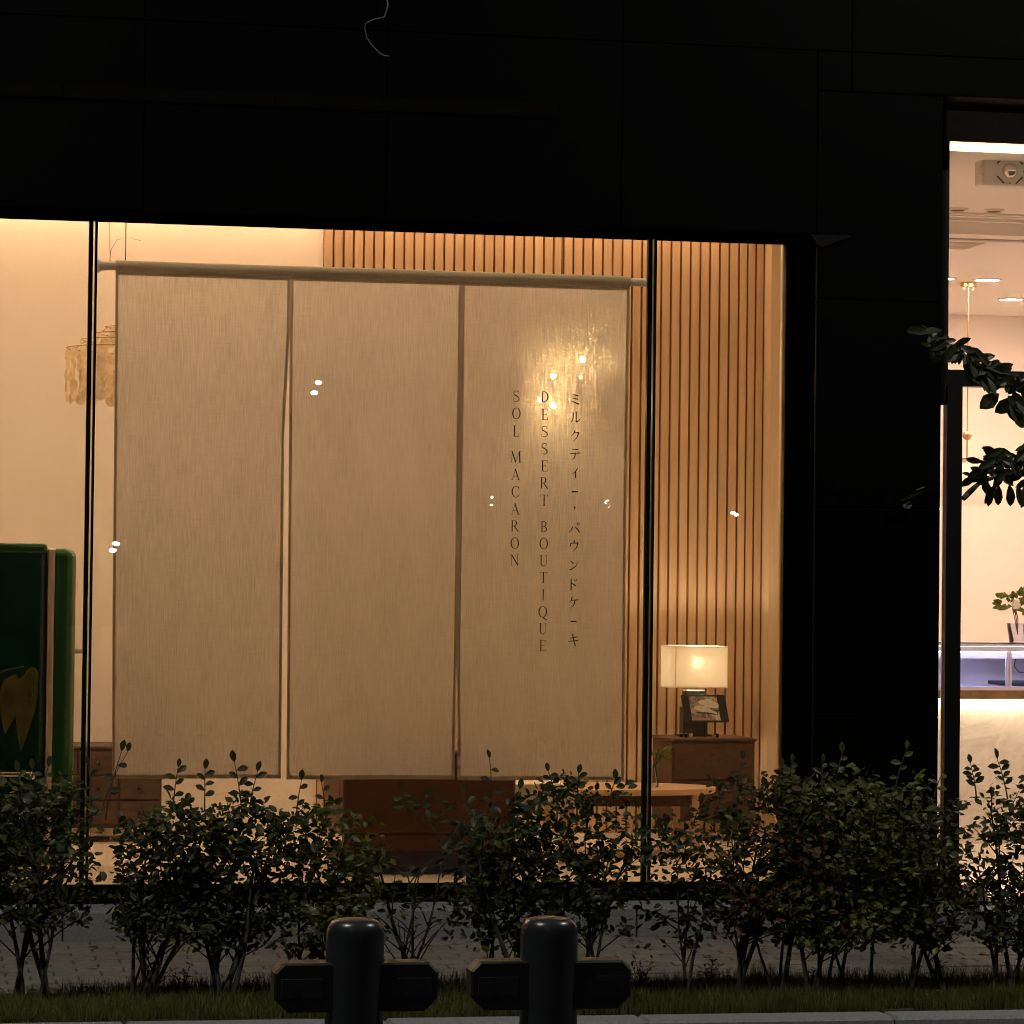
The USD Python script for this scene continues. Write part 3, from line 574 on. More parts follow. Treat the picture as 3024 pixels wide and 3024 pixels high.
for x in (-.36, .36):
    for y in (-.21, .21): obj('leg', prism([(x-.02, y-.02), (x+.02, y-.02), (x+.02, y+.02), (x-.02, y+.02)], 0, .335), 'beech', ct)
bn = thing('bench', 'low cream bench beside the red brown sofa', 'bench', (3.20, 1.25, F))
obj('seat_board', bx(-.10, .26, -.15, .15, .40, .43, .005), 'cream', bn); obj('panel', bx(-.095, .25, -.14, -.12, .30, .398), 'cream', bn)
for x in (-.08, .24):
    for y in (-.12, .12): obj('leg', bx(x-.015, x+.015, y-.015+.035*(y < 0), y+.015, 0, .40), 'beech', bn)
va = thing('glass_vase', 'small glass vase with green leaves on the coffee table by the mullion', 'vase', (4.035, 1.85, F+.366))
obj('vase', lathe([(0, 0), (.028, 0), (.034, .03), (.022, .09), (.018, .11), (.016, .11), (.02, .085), (.03, .03), (.0, .006)], 18), 'caseglass', va, True)
for i in range(12):
    a = rnd.uniform(-.6, 1.2); l = rnd.uniform(.09, .16)
    p0 = np.array([0, 0, .10]); p1 = p0+np.array([math.sin(a)*.5*l+.01, rnd.uniform(-.04, .04), l*.7])
    if i < 4: obj('stem', tube([(0, 0, .02), p0, p1], .0018, 5), 'twig', va)
    obj('leaf', biglf(p1, p1+np.array([math.sin(a)*.06, rnd.uniform(-.03, .03), rnd.uniform(-.02, .035)]), .034, .006, (rnd.uniform(-.4, .4), -1, .4), 4), 'vaseleaf', va)
tl = thing('table_lamp', 'lit table lamp with a pale box shade on the sideboard', 'lamp', (4.58, 3.13, .845))
obj('base', [bx(-.074, .074, -.05, .05, .0, .17, .006), bx(-.06, .058, -.045, .045, .17, .268, .006), bx(-.10, .095, -.06, .06, .0, .012)], 'lampbase', tl)
obj('neck', cyl((0, 0, .30), .008, .09), 'brass', tl)
sp = Polygon([(-.18+r, 0) for r in ()] or sbox(-.155, -.085, .155, .085).buffer(.022, 6).exterior.coords)
ringp = sp.difference(sp.buffer(-.003))
obj('lamp_shade', prism(ringp, .283, .52), 'shade', tl)
obj('shade_rim', [prism(sp.buffer(.0015).difference(sp.buffer(-.0045)), .515, .522), prism(sp.buffer(.0015).difference(sp.buffer(-.0045)), .281, .288)], 'cream', tl)
obj('seam', bx(-.139, -.134, -.1085, -.1055, .284, .52), 'seal', tl)
obj('bulb', sph((.02, 0, .425), .032, 3), 'e_lamp', tl, True)
pf = thing('photo_display', 'dark framed picture leaning in front of the lamp base', 'picture', (4.62, 2.98, .93))
sh = lambda p: (p[0]-p[1]*.16, p[1])
def plate(x0, x1, z0, z1, y0, y1, r=0.):
    pg = sbox(x0, z0, x1, z1); pg = pg.buffer(-r).buffer(r, 6) if r else pg
    m = trimesh.creation.extrude_polygon(pg, y1-y0, engine='earcut'); vv = np.array(m.vertices)
    m.vertices = np.array([(a-b*.16, y0+c+b*.12, b) for a, b, c in vv]); return m
obj('picture_frame', plate(-.125, .135, .0, .158, .0, .014, .01), 'blackmetal', pf)
obj('print', plate(-.082, .085, .012, .148, -.002, -.0008), 'stone_photo', pf)
def pshape(poly, y, m):
    q = trimesh.creation.extrude_polygon(poly, .0006, engine='earcut'); vv = np.array(q.vertices); q.vertices = np.array([(a-b*.16, y+c+b*.12, b) for a, b, c in vv]); obj('print_patch', q, m, pf)
pshape(stroke([(-.05, .085), (.0, .075), (.05, .05)], [.02, .04, .03]), -.0034, 'photo_light')
pshape(stroke([(-.02, .115), (.03, .11), (.07, .10)], [.02, .05, .035]), -.0034, 'photo_light')
pshape(stroke([(-.05, .058), (.02, .052), (.07, .045)], [.008, .012, .006]), -.0044, 'photo_dark')
pshape(stroke([(.062, .02), (.064, .055)], [.012, .014]), -.0044, 'photo_light')
pshape(stroke([(-.07, .022), (-.03, .02), (.01, .018)], [.02, .018, .008]), -.0034, 'photo_pink')
obj('back_stand', tube([(0, .02, .1), (0, .05, -.07), (0, .04, -.083)], .006, 6), 'blackmetal', pf)
c0 = None
for x, y, l in ((4.462, 2.95, 'small dark cup at the left end of the row on the sideboard'), (4.490, 2.95, 'second small dark cup on the sideboard beside the leftmost one'), (4.518, 2.94, 'small pale glass closest to the lamp base on the sideboard'), (4.675, 2.95, 'small dark cup on the sideboard to the right of the lamp base')):
    t = thing('cup', l, 'cup', (x, y, .845)); pale = 'pale' in l
    obj('bowl', lathe([(0, 0), (.009, 0), (.011, .022), (.0095, .022), (.008, .003), (0, .003)], 14), 'seal' if pale else 'darkglass', t, True)
    obj('rim', tube([(.0102*math.cos(a), .0102*math.sin(a), .0225) for a in np.linspace(0, 6.283, 15)], .0012, 5, False), 'chrome', t)

# ================================================================== RIGHT ROOM
D1 = thing('ceiling_light', 'round bright downlight left of the hanging pendant rod', 'downlight', (7.27, 6.75, CR))
obj('trim', lathe([(.105, 0), (.105, -.008), (.082, -.008), (.08, .01)], 24), 'whiteplastic', D1); obj('lens', cyl((0, 0, -.004), .08, .006), 'e_down_r', D1)
copy(D1, (7.61, 6.75, CR), 'round bright downlight just right of the hanging pendant rod')
copy(D1, (8.27, 8.1, CR), 'round bright downlight nearest the back wall of the right room')
for (x, y, l) in ((6.6, 1.2, 'round downlight just inside the shop door'), (7.6, 1.2, 'round downlight to the right of the shop door'), (8.6, 1.2, 'round downlight by the right wall at the front of the shop'), (8.9, 4.8, 'round downlight above the end of the marble counter'), (8.8, 6.8, 'round downlight by the right wall behind the counter')):
    copy(D1, (x, y, CR), l)
pd = thing('pendant_lamp', 'pendant lamp with a thin brass rod, a ball and a pale glass dome', 'pendant', (7.555, 7.0, CR))
obj('canopy', cyl((0, 0, -.016), .058, .032), 'brass', pd)
obj('canopy_screw', [cyl((x, 0, -.042), .006, .016) for x in (-.034, .034)], 'brass', pd)
obj('rod', cyl((0, 0, -.56), .004, 1.06), 'brass', pd, 40)
obj('ball', sph((0, 0, -1.10), .033, 3), 'bronze_trim', pd, True)
obj('lower_rod', cyl((0, 0, -1.20), .006, .14), 'brass', pd)
obj('cap', cyl((0, 0, -1.268), .08, .008), 'brass', pd)
obj('glass_dome', lathe([(.03, -1.275), (.12, -1.32), (.20, -1.42), (.24, -1.56), (.24, -1.60)], 28), 'frosted', pd, True)
ac = thing('ceiling_cassette', 'long shallow ceiling air unit behind the transom', 'air conditioner', (6.2, 4.15, CR))
obj('body', bx(-.9, 1.0, .16, .62, -.02, -.001, .006), 'ceiling', ac); obj('grille', bx(-.85, .55, .2, .58, -.026, -.0205), 'seal', ac)
for k in range(9): obj('louvre', bx(-.84, .54, .215+k*.04, .225+k*.04, -.0285, -.0262), 'whiteplastic', ac)
for dx, l in ((0, 'faint flat oval ceiling vent, the left one of the pair'), (.22, 'faint flat oval ceiling vent, the right one of the pair')):
    t = thing('ceiling_vent', l, 'vent', (6.06+dx, 2.85-.02*dx, CR)); obj('disc', lathe([(0, -.012), (.05, -.012), (.065, -.001)], 20), 'seal', t); obj('slot', cyl((0, 0, -.0135), .04, .002), 'dkslot', t)
dv = thing('wall_device', 'pale boxy device with a round lens under the ceiling edge', 'device', (5.66, .85, 3.785))
obj('case', rbox(-.15, .35, .0, .12, .015, .19, .018, 3), 'whiteplastic', dv, 60)
obj('lens', sph((.003, .005, .095), .042, 3), 'chrome', dv, True)
for a in (45, 135, 225, 315):
    c = np.array([.003+.072*math.cos(math.radians(a)), -.001, .098+.072*math.sin(math.radians(a))]); d = np.array([-math.sin(math.radians(a)), 0, math.cos(math.radians(a))])*.026
    obj('slot', tube([c-d, c+d], .0042, 6), 'dkslot', dv)
obj('button', [bx(.075, .086, -.003, .002, .09, .097), cyl((.067, 0, .055), .0045, .006, 'y', 10), cyl((.003, 0, .165), .004, .006, 'y', 10), cyl((.003, 0, .03), .004, .006, 'y', 10)], 'dkslot', dv)
obj('port', [bx(.075, .125, -.003, .002, .158, .164), bx(.075, .08, -.003, .002, .145, .16)], 'dkslot', dv)
obj('side_clip', rbox(-.152, -.13, -.004, .05, .07, .125, .008, 2), 'seal', dv, 60)
# counter with display case
cn = thing('shop_counter', 'pale marble counter with a lit glass display case on top', 'counter', (7.0, 3.5, .187))
z = lambda v: v-.187
obj('front', bx(-1.3, 1.4, .03, .10, 0, z(1.045)), 'marble', cn)
obj('side', bx(-1.3, -1.25, .101, .9, 0, z(1.045)), 'marble', cn)
obj('counter_top', bx(-1.32, 1.42, -.06, .95, z(1.058), z(1.112), .004), 'bronze_trim', cn)
obj('led_strip', bx(-1.3, 1.4, -.03, .01, z(1.047), z(1.0565)), 'e_counter', cn)
obj('case_base', bx(-1.3, 1.4, -.05, .7, z(1.1125), z(1.132)), 'violet', cn)
obj('case_glass', bx(-1.3, 1.4, -.048, -.042, z(1.133), z(1.346)), 'caseglass', cn)
obj('case_top', [bx(-1.3, 1.4, -.055, .7, z(1.375), z(1.392), .003), bx(-1.3, 1.4, -.05, -.03, z(1.347), z(1.374))], 'violet', cn)
obj('case_edge', bx(-1.3, 1.4, -.057, -.05, z(1.3925), z(1.398)), 'blackmetal', cn)
obj('case_led', bx(-1.28, 1.38, -.02, .02, z(1.336), z(1.343)), 'e_case', cn)
obj('case_shelf', bx(-1.28, 1.38, .0, .55, z(1.300), z(1.304)), 'caseglass', cn)
obj('case_back', bx(-1.28, 1.38, .56, .58, z(1.133), z(1.372)), 'plaster_r', cn)
obj('case_led', bx(-1.28, 1.38, .40, .43, z(1.366), z(1.372)), 'e_case', cn)  # added strip, hidden at the rear, brightens the inside of the case
for x in (-.405, .5): obj('case_post', [bx(x, x+.012, -.056, -.028, z(1.133), z(1.345)), bx(x+.018, x+.032, -.056, -.028, z(1.133), z(1.345))], 'violet', cn)
obj('tray', bx(-.33, .3, .1, .5, z(1.135), z(1.158), .004), 'lampbase', cn)
obj('wire', tube([(-.22, .3, z(1.30)), (-.23, .3, z(1.25)), (-.20, .3, z(1.215)), (-.14, .3, z(1.205)), (-.05, .3, z(1.21))], .003, 6), 'lampbase', cn, 40)
fl = thing('flower_arrangement', 'green leaves with a cream flower above the display case', 'flowers', (6.845, 3.95, 1.392))
obj('pot', lathe([(0, 0), (.05, 0), (.07, .12), (.06, .12), (.045, .01), (0, .01)], 20), 'caseglass', fl, True)
for i in range(44):
    a = rnd.uniform(0, 6.28); el_ = rnd.uniform(-.6, 1.2); r = rnd.uniform(.04, .10)
    c = np.array([-.03+r*math.cos(a)*math.cos(el_), r*math.sin(a)*.7, .235+r*math.sin(el_)]); d = (c-np.array([-.03, 0, .235])); d /= np.linalg.norm(d)
    obj('leaf', biglf(c, c+d*rnd.uniform(.04, .065)+np.array([0, 0, -.01]), rnd.uniform(.03, .045), .006, (rnd.uniform(-.7, .7), -1, rnd.uniform(-.3, .8)), 5), 'vaseleaf', fl)
for k in range(3): obj('stem', tube([(0, 0, .05), (-.01*k, 0, .15), (-.02-.01*k, 0, .23)], .003, 5), 'twig', fl)
fw_ = obj('flower', [sph((-.045, -.085, .235), .016)]+[trimesh.transform_points(sph((0, 0, 0), .017, 1).vertices*(1, .6, 1), np.eye(4)) is None or sph((-.045+.017*math.cos(a), -.088, .235+.017*math.sin(a)), .014, 2) for a in np.arange(0, 6.28, 1.05)], 'flower', fl, True)

# ================================================================== BOLLARDS
def bollard(loc, label):
    t = thing('bollard', label, 'bollard', loc)
    pr = [(.0, .786), (.03, .785), (.058, .781), (.070, .775), (.079, .764), (.085, .748), (.0865, .725), (.087, .6), (.087, .0)]
    obj('post', lathe(pr[::-1], 48), 'bollard', t, True)
    obj('collar', lathe([(.0, 0), (.11, 0), (.11, .02), (.09, .03)], 32), 'bollard', t)
    for s in (-1, 1):
        w = .2445; c = .04
        pts = [(s*.06, .512), (s*w-s*c, .512), (s*w, .512+c), (s*w, .657-c*.7), (s*w-s*c*.7, .657), (s*.06, .657)]
        pg = Polygon(pts)
        m = trimesh.creation.extrude_polygon(pg, .09, engine='earcut'); m2 = trimesh.creation.extrude_polygon(pg.buffer(-.006), .102, engine='earcut')
        for q, o in ((m, -.045), (m2, -.051)): q.vertices = np.array([(a, b_+o, c_) for a, c_, b_ in q.vertices])
        hv = trimesh.convex.convex_hull(np.vstack([m.vertices, m2.vertices]))
        bm = obj('cross_board', hv, 'bollard_beam', t)
        obj('inset_plate', bx(min(s*.10, s*.225), max(s*.10, s*.225), -.0535, -.050, .555, .612, .002), 'bollard', bm)
        obj('bolt', [cyl((s*.185, -.056, .583), .011, .006, 'y', 6), cyl((s*.185, -.0535, .583), .016, .004, 'y', 16)], 'bollard_beam', bm)
    return t
b0 = bollard((1.371, -5.5, -.1), 'left one of the two charcoal bollards with short cross boards')
copy(b0, (1.960, -5.5, -.1), 'right one of the two charcoal bollards with short cross boards')

# ================================================================== GRASS AND WEEDS
def blades(n, x0, x1, y0, y1, z, h0, h1, w, lean=.5, rg=nrg):
    x = rg.uniform(x0, x1, n); y = rg.uniform(y0, y1, n); h = rg.uniform(h0, h1, n); a = rg.uniform(0, 6.28, n); l = rg.uniform(0, lean, n)*h
    dens = meshkit.fbm(np.stack([x*2.5, y*3, 0*x], 1), 3, 5); keep = dens > .34; h = h*(.5+dens)
    x, y, h, a, l = (q[keep] for q in (x, y, h, a, l)); n = len(x); ca, sa = np.cos(a), np.sin(a); b = rg.uniform(0, 6.28, n)
    P = np.stack([x, y, 0*x+z], 1); S = np.stack([ca, sa, 0*ca], 1)*w*.5; D = np.stack([np.cos(b)*l, np.sin(b)*l, h], 1); Dm = np.stack([np.cos(b)*l*.3, np.sin(b)*l*.3, h*.55], 1)
    v = np.stack([P-S, P+S, P+Dm-S*.7, P+Dm+S*.7, P+D], 1).reshape(-1, 3); i = np.arange(n)[:, None]*5
    f = np.concatenate([i+[0, 1, 3], i+[0, 3, 2], i+[2, 3, 4]], 0); return v, f
obj('grass', join([blades(66000, -.3, 5.4, -2.66, -1.86, -.003, .03, .085, .0045), blades(9000, -.3, 5.4, -2.0, -1.84, -.003, .05, .12, .004)]), 'grass', kind='stuff', label='short ragged dark green grass along the planting strip', cat='grass')
def leafmesh(c, d, nrm, L, W, fold=.25):
    "an oval leaf of eight triangles, folded along its rib: base at c, pointing along d"
    d = d/np.linalg.norm(d); s = np.cross(d, nrm); s /= max(np.linalg.norm(s), 1e-6); n = np.cross(s, d)
    u = [(0, 0), (.28, .36), (.6, .5), (.85, .30), (1, 0)]; v = [c]
    for a, b in u[1:-1]:
        v += [c+d*L*a-n*L*.10*a*a, c+d*L*a+s*W*b+n*W*b*fold-n*L*.10*a*a, c+d*L*a-s*W*b+n*W*b*fold-n*L*.10*a*a]
    v.append(c+d*L-n*L*.13)
    f = [(0, 2, 1), (0, 1, 3)]
    for k in (1, 4): f += [(k, k+1, k+4), (k, k+4, k+3), (k, k+3, k+5), (k, k+5, k+2)]
    f += [(7, 8, 10), (7, 10, 9)]
    return np.array(v), np.array(f)
def weed(x, y, h, n, label):
    t = thing('weed', label, 'weed', (x, y, 0)); r = random.Random(int(x*1000))
    for k in range(n):
        a = r.uniform(0, 6.28); l = r.uniform(.1, .5)*h; hh = h*r.uniform(.6, 1)
        p = [np.array([r.uniform(-.02, .02), r.uniform(-.02, .02), 0]), np.array([math.cos(a)*l*.4, math.sin(a)*l*.3, hh*.55]), np.array([math.cos(a)*l, math.sin(a)*l*.6, hh])]
        obj('stem', tube(p, [.0022, .0018, .0008], 5), 'twig', t)
        for i in range(7):
            u = .25+.75*i/6; q = p[0]*(1-u)**2+2*p[1]*u*(1-u)+p[2]*u*u; b = r.uniform(0, 6.28)
            obj('leaf', leafmesh(q, np.array([math.cos(b), math.sin(b)*.6, r.uniform(.2, .8)]), np.array([0, -.4, 1.]), r.uniform(.018, .032), .010), 'weed', t)
WD = [(1.05, .20, 6, 'tall thin weed with scattered leaves in the first gap of the hedge, left'), (1.18, .15, 5, 'low bushy weed in the first gap of the hedge, beside the tall thin one'), (2.12, .10, 5, 'small weed behind the right arm of the left bollard'), (2.60, .16, 6, 'weed to the left of the right bollard arm'),
      (3.08, .17, 8, 'bushy weed at the left foot of the slim shrub'), (3.36, .16, 8, 'bushy weed at the right foot of the slim shrub'), (3.82, .10, 6, 'small weed under the fullest shrub, below its red leaves'), (4.36, .13, 7, 'weed between the pier shrub and the doorway shrub')]
for x, h, n, l in WD: weed(x, -1.98+.03*math.sin(x*9), h, n, l)

lit = []
for k in range(150):
    y = rnd.choice((rnd.uniform(-2.55, -1.8), rnd.uniform(-1.75, -.5))); z = slope(y)+.008 if y > -1.79 else .02+rnd.uniform(0, .03)
    a = rnd.uniform(0, 6.28); lit.append(leafmesh(np.array([rnd.uniform(.2, 5.2), y, z]), np.array([math.cos(a), math.sin(a), rnd.uniform(0, .3)]), np.array([rnd.uniform(-.4, .4), rnd.uniform(-.4, .4), 1.]), rnd.uniform(.03, .05), .02, .3))
obj('leaf_litter', lit, 'leaf_r', kind='stuff', label='dry fallen leaves scattered over the grass and paving', cat='fallen leaves')
# ================================================================== HEDGE SHRUBS
def shrub(x, w, ztop, zlow, nst, nleaf, lean, seed, label, sprigs=(), mats=('leaf',), depth=.24, base_w=.1, y=-2.2, density_z=1.0):
    r = np.random.default_rng(seed); rr = random.Random(seed)
    t = thing('hedge_shrub', label, 'shrub', (x, y, 0)); tips = []; twigs = []
    for k in range(nst):
        bx0 = rr.uniform(-base_w, base_w); fx = (k+.5)/nst*2-1
        p0 = np.array([bx0, rr.uniform(-.06, .06), -.01]); e = np.array([lean+fx*w*.42+rr.uniform(-.03, .03), rr.uniform(-.5, .5)*depth, zlow+(ztop-zlow)*rr.uniform(.35, .85)])
        mid = p0*.5+e*.5+np.array([rr.uniform(-.03, .03)-lean*.1, rr.uniform(-.02, .02), rr.uniform(-.02, .05)])
        us = np.linspace(0, 1, 7); pts = [p0*(1-u)**2+2*mid*u*(1-u)+e*u*u+np.array([math.sin(u*9+k)*.006, 0, 0]) for u in us]
        ra = rr.uniform(.005, .014); obj('stem', tube(pts, [ra*(1-.7*u) for u in us], 7), 'bark', t, 60)
        for q in range(9):
            u = rr.uniform(.22, 1.0); s = p0*(1-u)**2+2*mid*u*(1-u)+e*u*u
            d = np.array([rr.uniform(-1, 1), rr.uniform(-.7, .7), rr.uniform(-.1, 1.1)]); d /= np.linalg.norm(d); l = rr.uniform(.08, .22)*w/.4
            e2 = s+d*l; e2[0] = np.clip(e2[0], lean-w*.56, lean+w*.56); e2[2] = np.clip(e2[2], zlow-.04, ztop)
            twigs.append(tube([s, s+(e2-s)*.5+np.array([0, 0, .01]), e2], [.0035, .0026, .0014], 5, False)); tips.append((s, e2))
    obj('twigs', twigs, 'twig', t, kind='stuff')
    # leaves: along the twigs and in clumps through the crown
    nleaf = int(nleaf*3.0); nst = int(nst*1.7); zlow -= .05; nc = max(8, int(nleaf/34)); cl = [np.array([lean+r.uniform(-.5, .5)*w, r.uniform(-.5, .5)*depth, zlow+(ztop-zlow)*(r.uniform(.02, 1)**density_z)]) for _ in range(nc)]
    L = []
    def one(c, d=None, s=1.):
        if d is None: d = r.normal(size=3)*np.array([1, .8, .6])+np.array([0, 0, .15])
        nrm = r.normal(size=3)*.6+np.array([0, -.5, .8]); l = r.uniform(.020, .050)*s
        return leafmesh(c, d, nrm, l, l*r.uniform(.48, .62), r.uniform(.1, .45))
    for _ in range(nleaf):
        if r.random() < .40 and tips:
            s, e2 = tips[r.integers(len(tips))]; u = r.uniform(.15, 1.05); c = s+(e2-s)*u+r.normal(size=3)*.012
        else:
            c = cl[r.integers(nc)]+r.normal(size=3)*np.array([.055, .05, .045])
        # uneven top and sides
        top = ztop-.05*(((c[0]-lean)/(w*.5))**2)+.03*math.sin(c[0]*23+seed)
        if c[2] > top or c[2] < zlow-.05 or abs(c[0]-lean) > w*.6: continue
        L.append((c, one(c)))
    L.sort(key=lambda q: q[0][1])
    single = L[:90]; rest = L[90:]
    def mpick(c):
        ms = mats; q = meshkit.noise(np.array([[c[0]*9+seed, c[1]*5, c[2]*9]]), seed)[0]*.6+.4*r.random(); return ms[int(q*.999*len(ms))]
    for c, m in single: obj('leaf', m, mpick(c), t)
    by = {}
    for c, m in rest: by.setdefault(mpick(c), []).append(m)
    for k2, ms in by.items(): obj('foliage', ms, k2, t, kind='stuff')
    for (sx, sz, dx, n) in sprigs:                                   # long shoots that stand out of the top
        p0 = np.array([sx-x-dx, rr.uniform(-.05, .05), min(ztop-.06, sz-.1)]); p2 = np.array([sx-x, p0[1]+rr.uniform(-.02, .02), sz]); pm = (p0+p2)/2+np.array([-dx*.25, 0, .0])
        obj('shoot', tube([p0*(1-u)**2+2*pm*u*(1-u)+p2*u*u for u in np.linspace(0, 1, 6)], np.linspace(.0036, .0016, 6), 6), 'twig', t, 60)
        for i in range(n):
            u = 1-.62*i/max(1, n-1) if n > 1 else 1; c = p0*(1-u)**2+2*pm*u*(1-u)+p2*u*u; s = 1 if i % 2 else -1
            d = np.array([s*rr.uniform(.5, 1), rr.uniform(-.4, .4), rr.uniform(-.1, .7)]) if i else np.array([dx*3+rr.uniform(-.2, .2), 0, 1.])
            l = rr.uniform(.036, .052); obj('leaf', leafmesh(c, d, np.array([rr.uniform(-.5, .5), -.9, .5]), l, l*.55, .3), mats[0], t)
    return t
# x, z on the plane of the hedge, from the photograph's scale of 1.37 mm per pixel there
shrub(.55, .46, .91, .42, 6, 760, .02, 11, 'wide shrub in front of the green refrigerator at the left edge', [(.62, .95, .02, 3), (.50, .93, -.02, 4), (.56, .94, .01, 4)], ('leaf', 'leaf', 'leaf_l'))
shrub(1.02, .44, .80, .36, 8, 800, .12, 12, 'leaning shrub with many pale stems in front of the curtain\'s left end', [(.755+.02, .96, -.02, 4), (1.17-.26, 1.01, .06, 4)], ('leaf', 'leaf', 'leaf_l'), base_w=.09)
shrub(1.36, .52, .83, .33, 7, 820, .04, 13, 'shrub with tall shoots in front of the curtain\'s first slit', [(.93+.0, 1.01, .10, 4), (1.13, .95, .02, 6), (1.24, .94, .0, 6), (1.155+.20, .97, -.03, 5), (1.45, .93, .03, 5)], ('leaf', 'leaf', 'leaf'), density_z=.9)
shrub(1.72, .34, .80, .30, 5, 480, .03, 14, 'shrub behind the left bollard', [(1.62, .90, .02, 4), (1.70, .89, -.02, 4)], ('leaf', 'leaf_l', 'leaf'))
shrub(2.08, .36, .86, .36, 4, 40, .0, 22, 'thin wispy shrub of bare twigs in the gap between the two bollards', [(2.03, .86, -.02, 5), (2.13, .84, .05, 5), (2.20, .80, .04, 4)], ('leaf', 'leaf_l'), base_w=.05, depth=.16)
shrub(2.42, .40, .76, .33, 6, 560, .0, 15, 'shrub to the left of the right bollard with one tall shoot', [(2.39, .985, -.02, 5), (2.28, .84, -.05, 4), (2.52, .86, .05, 4)], ('leaf', 'leaf', 'leaf_l'), base_w=.12)
shrub(2.78, .50, .90, .36, 6, 720, -.02, 16, 'dense shrub behind the right bollard below the lettering', [(2.63, .935, -.03, 5), (2.74, .93, .0, 5), (2.92, .90, .03, 4)], ('leaf', 'leaf', 'leaf'))
shrub(3.215, .34, .76, .30, 3, 170, .0, 17, 'slim open shrub with sparse leaves in front of the coffee table', [(3.10, .70, -.08, 5), (3.27, .80, .03, 6)], ('leaf',), base_w=.015, depth=.16, density_z=.8)
shrub(3.52, .48, .92, .34, 7, 860, .04, 18, 'full shrub with patches of reddish leaves below the table lamp', [(3.43, .985, .02, 4), (3.60, .96, .03, 4)], ('leaf', 'leaf', 'leaf_r', 'leaf', 'leaf_l', 'leaf'), base_w=.11)
shrub(3.86, .52, .94, .30, 8, 980, .0, 19, 'large bright green shrub in front of the black pier', [(3.66, .97, .02, 5), (3.88, 1.01, .03, 4), (3.78, .97, 0, 4)], ('leaf', 'leaf_l', 'leaf_l'), base_w=.14)
shrub(4.22, .34, .90, .30, 6, 640, -.02, 20, 'shrub with pale tip leaves at the right of the pier', [(4.15, 1.03, .05, 5), (4.30, .93, .03, 4)], ('leaf_l', 'leaf', 'leaf_l'))
shrub(4.62, .44, .88, .26, 6, 620, -.02, 21, 'dark shrub in front of the shop doorway at the right edge', [(4.43, .97, -.03, 9), (4.56, .985, -.04, 8), (4.68, .95, .02, 5)], ('leaf', 'leaf'))

# ================================================================== TREE BRANCH AT THE RIGHT
TY = -3.2
tr = thing('street_tree', 'street tree whose dark leafy branches reach in from the right edge', 'tree', (5.9, TY, -.1))
def P(x, z, dy=0): return np.array([x-5.9, dy, z+.1])
obj('trunk', tube([P(5.9, -.1), P(5.92, .8), P(5.88, 1.8), P(5.93, 2.8), P(6.0, 4.2)], [.10, .085, .078, .065, .04], 10), 'bark', tr, 60)
limbs = [([(5.9, 1.95), (5.3, 2.2), (4.7, 2.36), (4.30, 2.47), (4.08, 2.565), (3.92, 2.675), (3.86, 2.70)], [.03, .022, .015, .010, .007, .005, .003]),
         ([(5.9, 1.6), (5.2, 1.85), (4.6, 2.05), (4.30, 2.14), (4.18, 2.13)], [.03, .022, .015, .008, .005]),
         ([(4.20, 2.14), (4.11, 2.10), (4.06, 2.065), (4.03, 2.04)], [.006, .009, .012, .011])]
for pts, ra in limbs: obj('limb', tube([P(a, b, .03*math.sin(i*1.7)) for i, (a, b) in enumerate(pts)], ra, 8), 'bark', tr, 60)
def tleaf(x, z, ang, l, w=.40):
    a = math.radians(ang); d = np.array([math.cos(a), rnd.uniform(-.5, .5), math.sin(a)]); n = np.array([rnd.uniform(-.5, .5), -1, rnd.uniform(-.2, .6)])
    obj('leaf', leafmesh(P(x, z, rnd.uniform(-.06, .06)), d, n, l, l*w, rnd.uniform(.1, .4)), 'treeleaf', tr)
for i in range(26):   # upper spray: drooping leaves at its tip, then along the limb
    u = i/25; a = lerp(u, [(0, 3.93), (.4, 4.02), (1, 4.30)]); zc = lerp(u, [(0, 2.675), (.4, 2.615), (1, 2.47)])
    for s in range(3): tleaf(a+rnd.uniform(-.015, .015), zc+rnd.uniform(-.015, .015), rnd.choice((200, 235, 255, 285, 320, 345, 20, 150)) if u > .25 else rnd.uniform(165, 265), rnd.uniform(.048, .09))
for i in range(26):
    a = rnd.uniform(4.03, 4.36); tleaf(a, 2.45+.5*max(0, 4.25-a)+rnd.uniform(-.02, .05), rnd.uniform(-70, 60), rnd.uniform(.06, .09))
for i in range(14): tleaf(3.90+.012*i, 2.69-.008*i, rnd.uniform(170, 280), rnd.uniform(.07, .1))
for i in range(9): tleaf(4.17+rnd.uniform(0, .12), 2.42+rnd.uniform(-.015, .04), rnd.uniform(215, 330), rnd.uniform(.08, .12), .6)
for i in range(70):   # lower spray
    a = rnd.uniform(4.10, 4.36); zc = 2.13+.05*math.sin((a-4.05)*9)+rnd.uniform(-.045, .05)
    tleaf(a, zc, rnd.choice((190, 215, 250, 270, 290, 160, 30, 320)), rnd.uniform(.048, .09))
for i in range(8): tleaf(4.12+.03*i, 2.10, rnd.uniform(245, 300), rnd.uniform(.075, .1))
for i in range(6): tleaf(4.12+.035*i, 2.19+rnd.uniform(-.01, .02), rnd.uniform(140, 215), rnd.uniform(.06, .09))
for i in range(5): tleaf(4.31+.01*i, 2.24+.01*i, rnd.uniform(190, 260), .08)

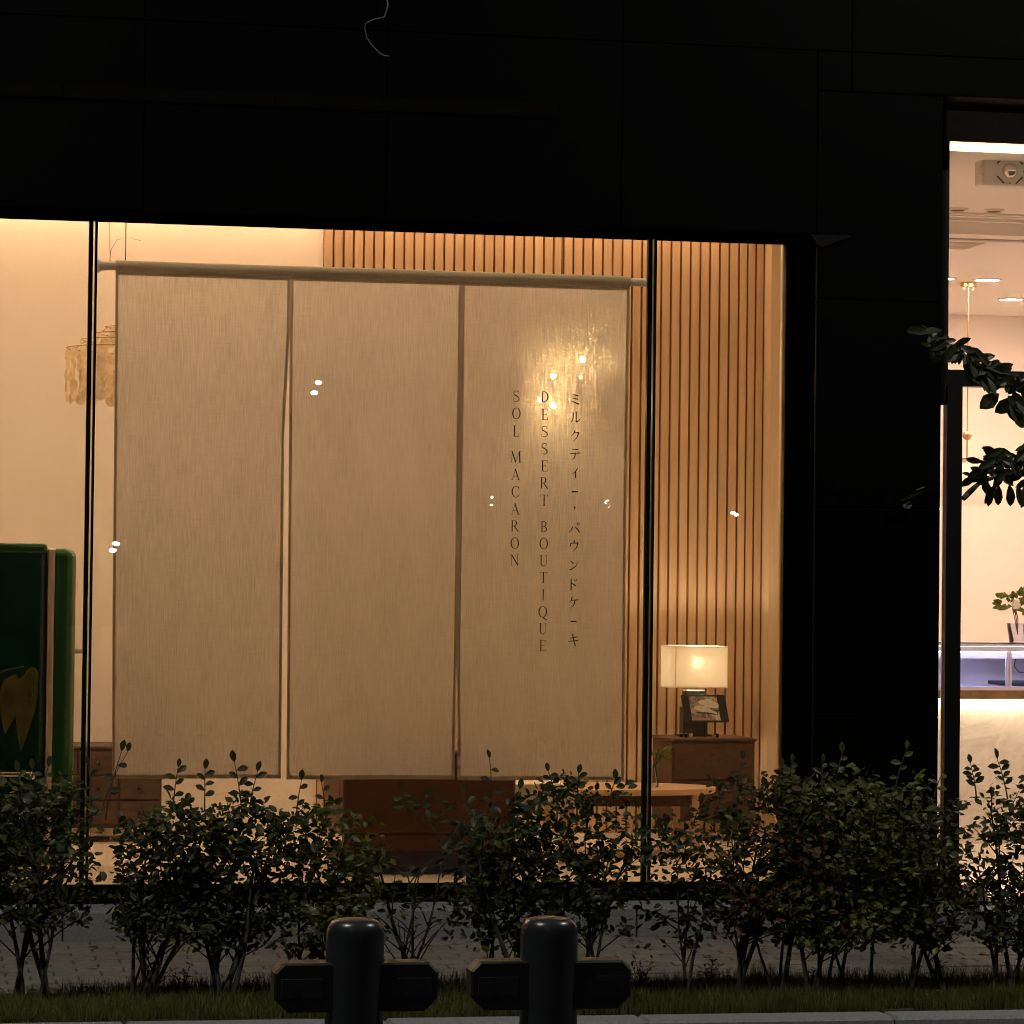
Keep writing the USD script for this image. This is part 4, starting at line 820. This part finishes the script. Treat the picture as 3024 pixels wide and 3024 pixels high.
# ================================================================== STREET LAMPS (behind the camera, seen in the glass and as the light on the hedge)
def lamp_near(loc, rz, label):
    t = thing('street_lamp', label, 'street lamp', loc, rz)
    obj('pole', tube([(0, 0, 0), (0, 0, 4), (0, 0, 7.6)], [.09, .07, .05], 12), 'pole', t, 40)
    obj('arm', tube([(0, 0, 7.5), (.3, 0, 7.75), (1.1, 0, 7.8)], [.045, .04, .035], 10), 'pole', t, 40)
    obj('head', rbox(1.0, 1.6, -.13, .13, 7.74, 7.83, .03, 2), 'pole', t, 60); obj('lens', bx(1.06, 1.55, -.10, .10, 7.728, 7.739), 'e_street', t)
    return t
near = lamp_near((-3.2, -6.6, -.1), 20, 'street lamp with one arm standing left of the view, lighting the hedge')
copy(near, (8.6, -5.2, -.1), 'street lamp with one arm standing right of the view, lighting the hedge', 170)
def lamp_far(loc, h, s, label, dx, dz):
    t = thing('plaza_lamp', label, 'street lamp', loc)
    obj('pole', tube([(0, -.1*s, 0), (0, -.1*s, h-.2*s), (0, -.1*s, h-.02)], [.06*s, .05*s, .04*s], 8), 'pole', t)
    obj('head', bx(-.2*s, .2*s, -.18*s, -.02*s, h-.30*s, h+.10*s, .02), 'blackmetal', t)
    obj('lens', cyl((0, 0, 0), .5, .02, 'y', 20).apply_scale((.22*s, 1, .13*s)).apply_translation((0, 0, h)), 'e_far', t)
    obj('lens', cyl((0, 0, 0), .5, .02, 'y', 20).apply_scale((.22*s, 1, .13*s)).apply_translation((dx, 0, h-dz)), 'e_far', t)  # added second lens, imitates the doubled reflection of the two glass panes
lamp_far((5.87, -30, -.1), 4.71, .42, 'plaza lamp reflected high in the middle of the curtain', -.06, .145)
lamp_far((7.15, -90, -.1), 3.26, 1.05, 'plaza lamp reflected at the curtain\'s left edge', -.1, .22)
lamp_far((23.49, -90, -.1), 4.89, .9, 'plaza lamp reflected right of the lettering', .13, .17)
lamp_far((19.55, -90, -.1), 4.98, .42, 'small plaza lamp reflected left of the lettering', -.02, .25)
lamp_far((27.82, -90, -.1), 4.60, .8, 'plaza lamp reflected on the slatted wall', .12, .06)
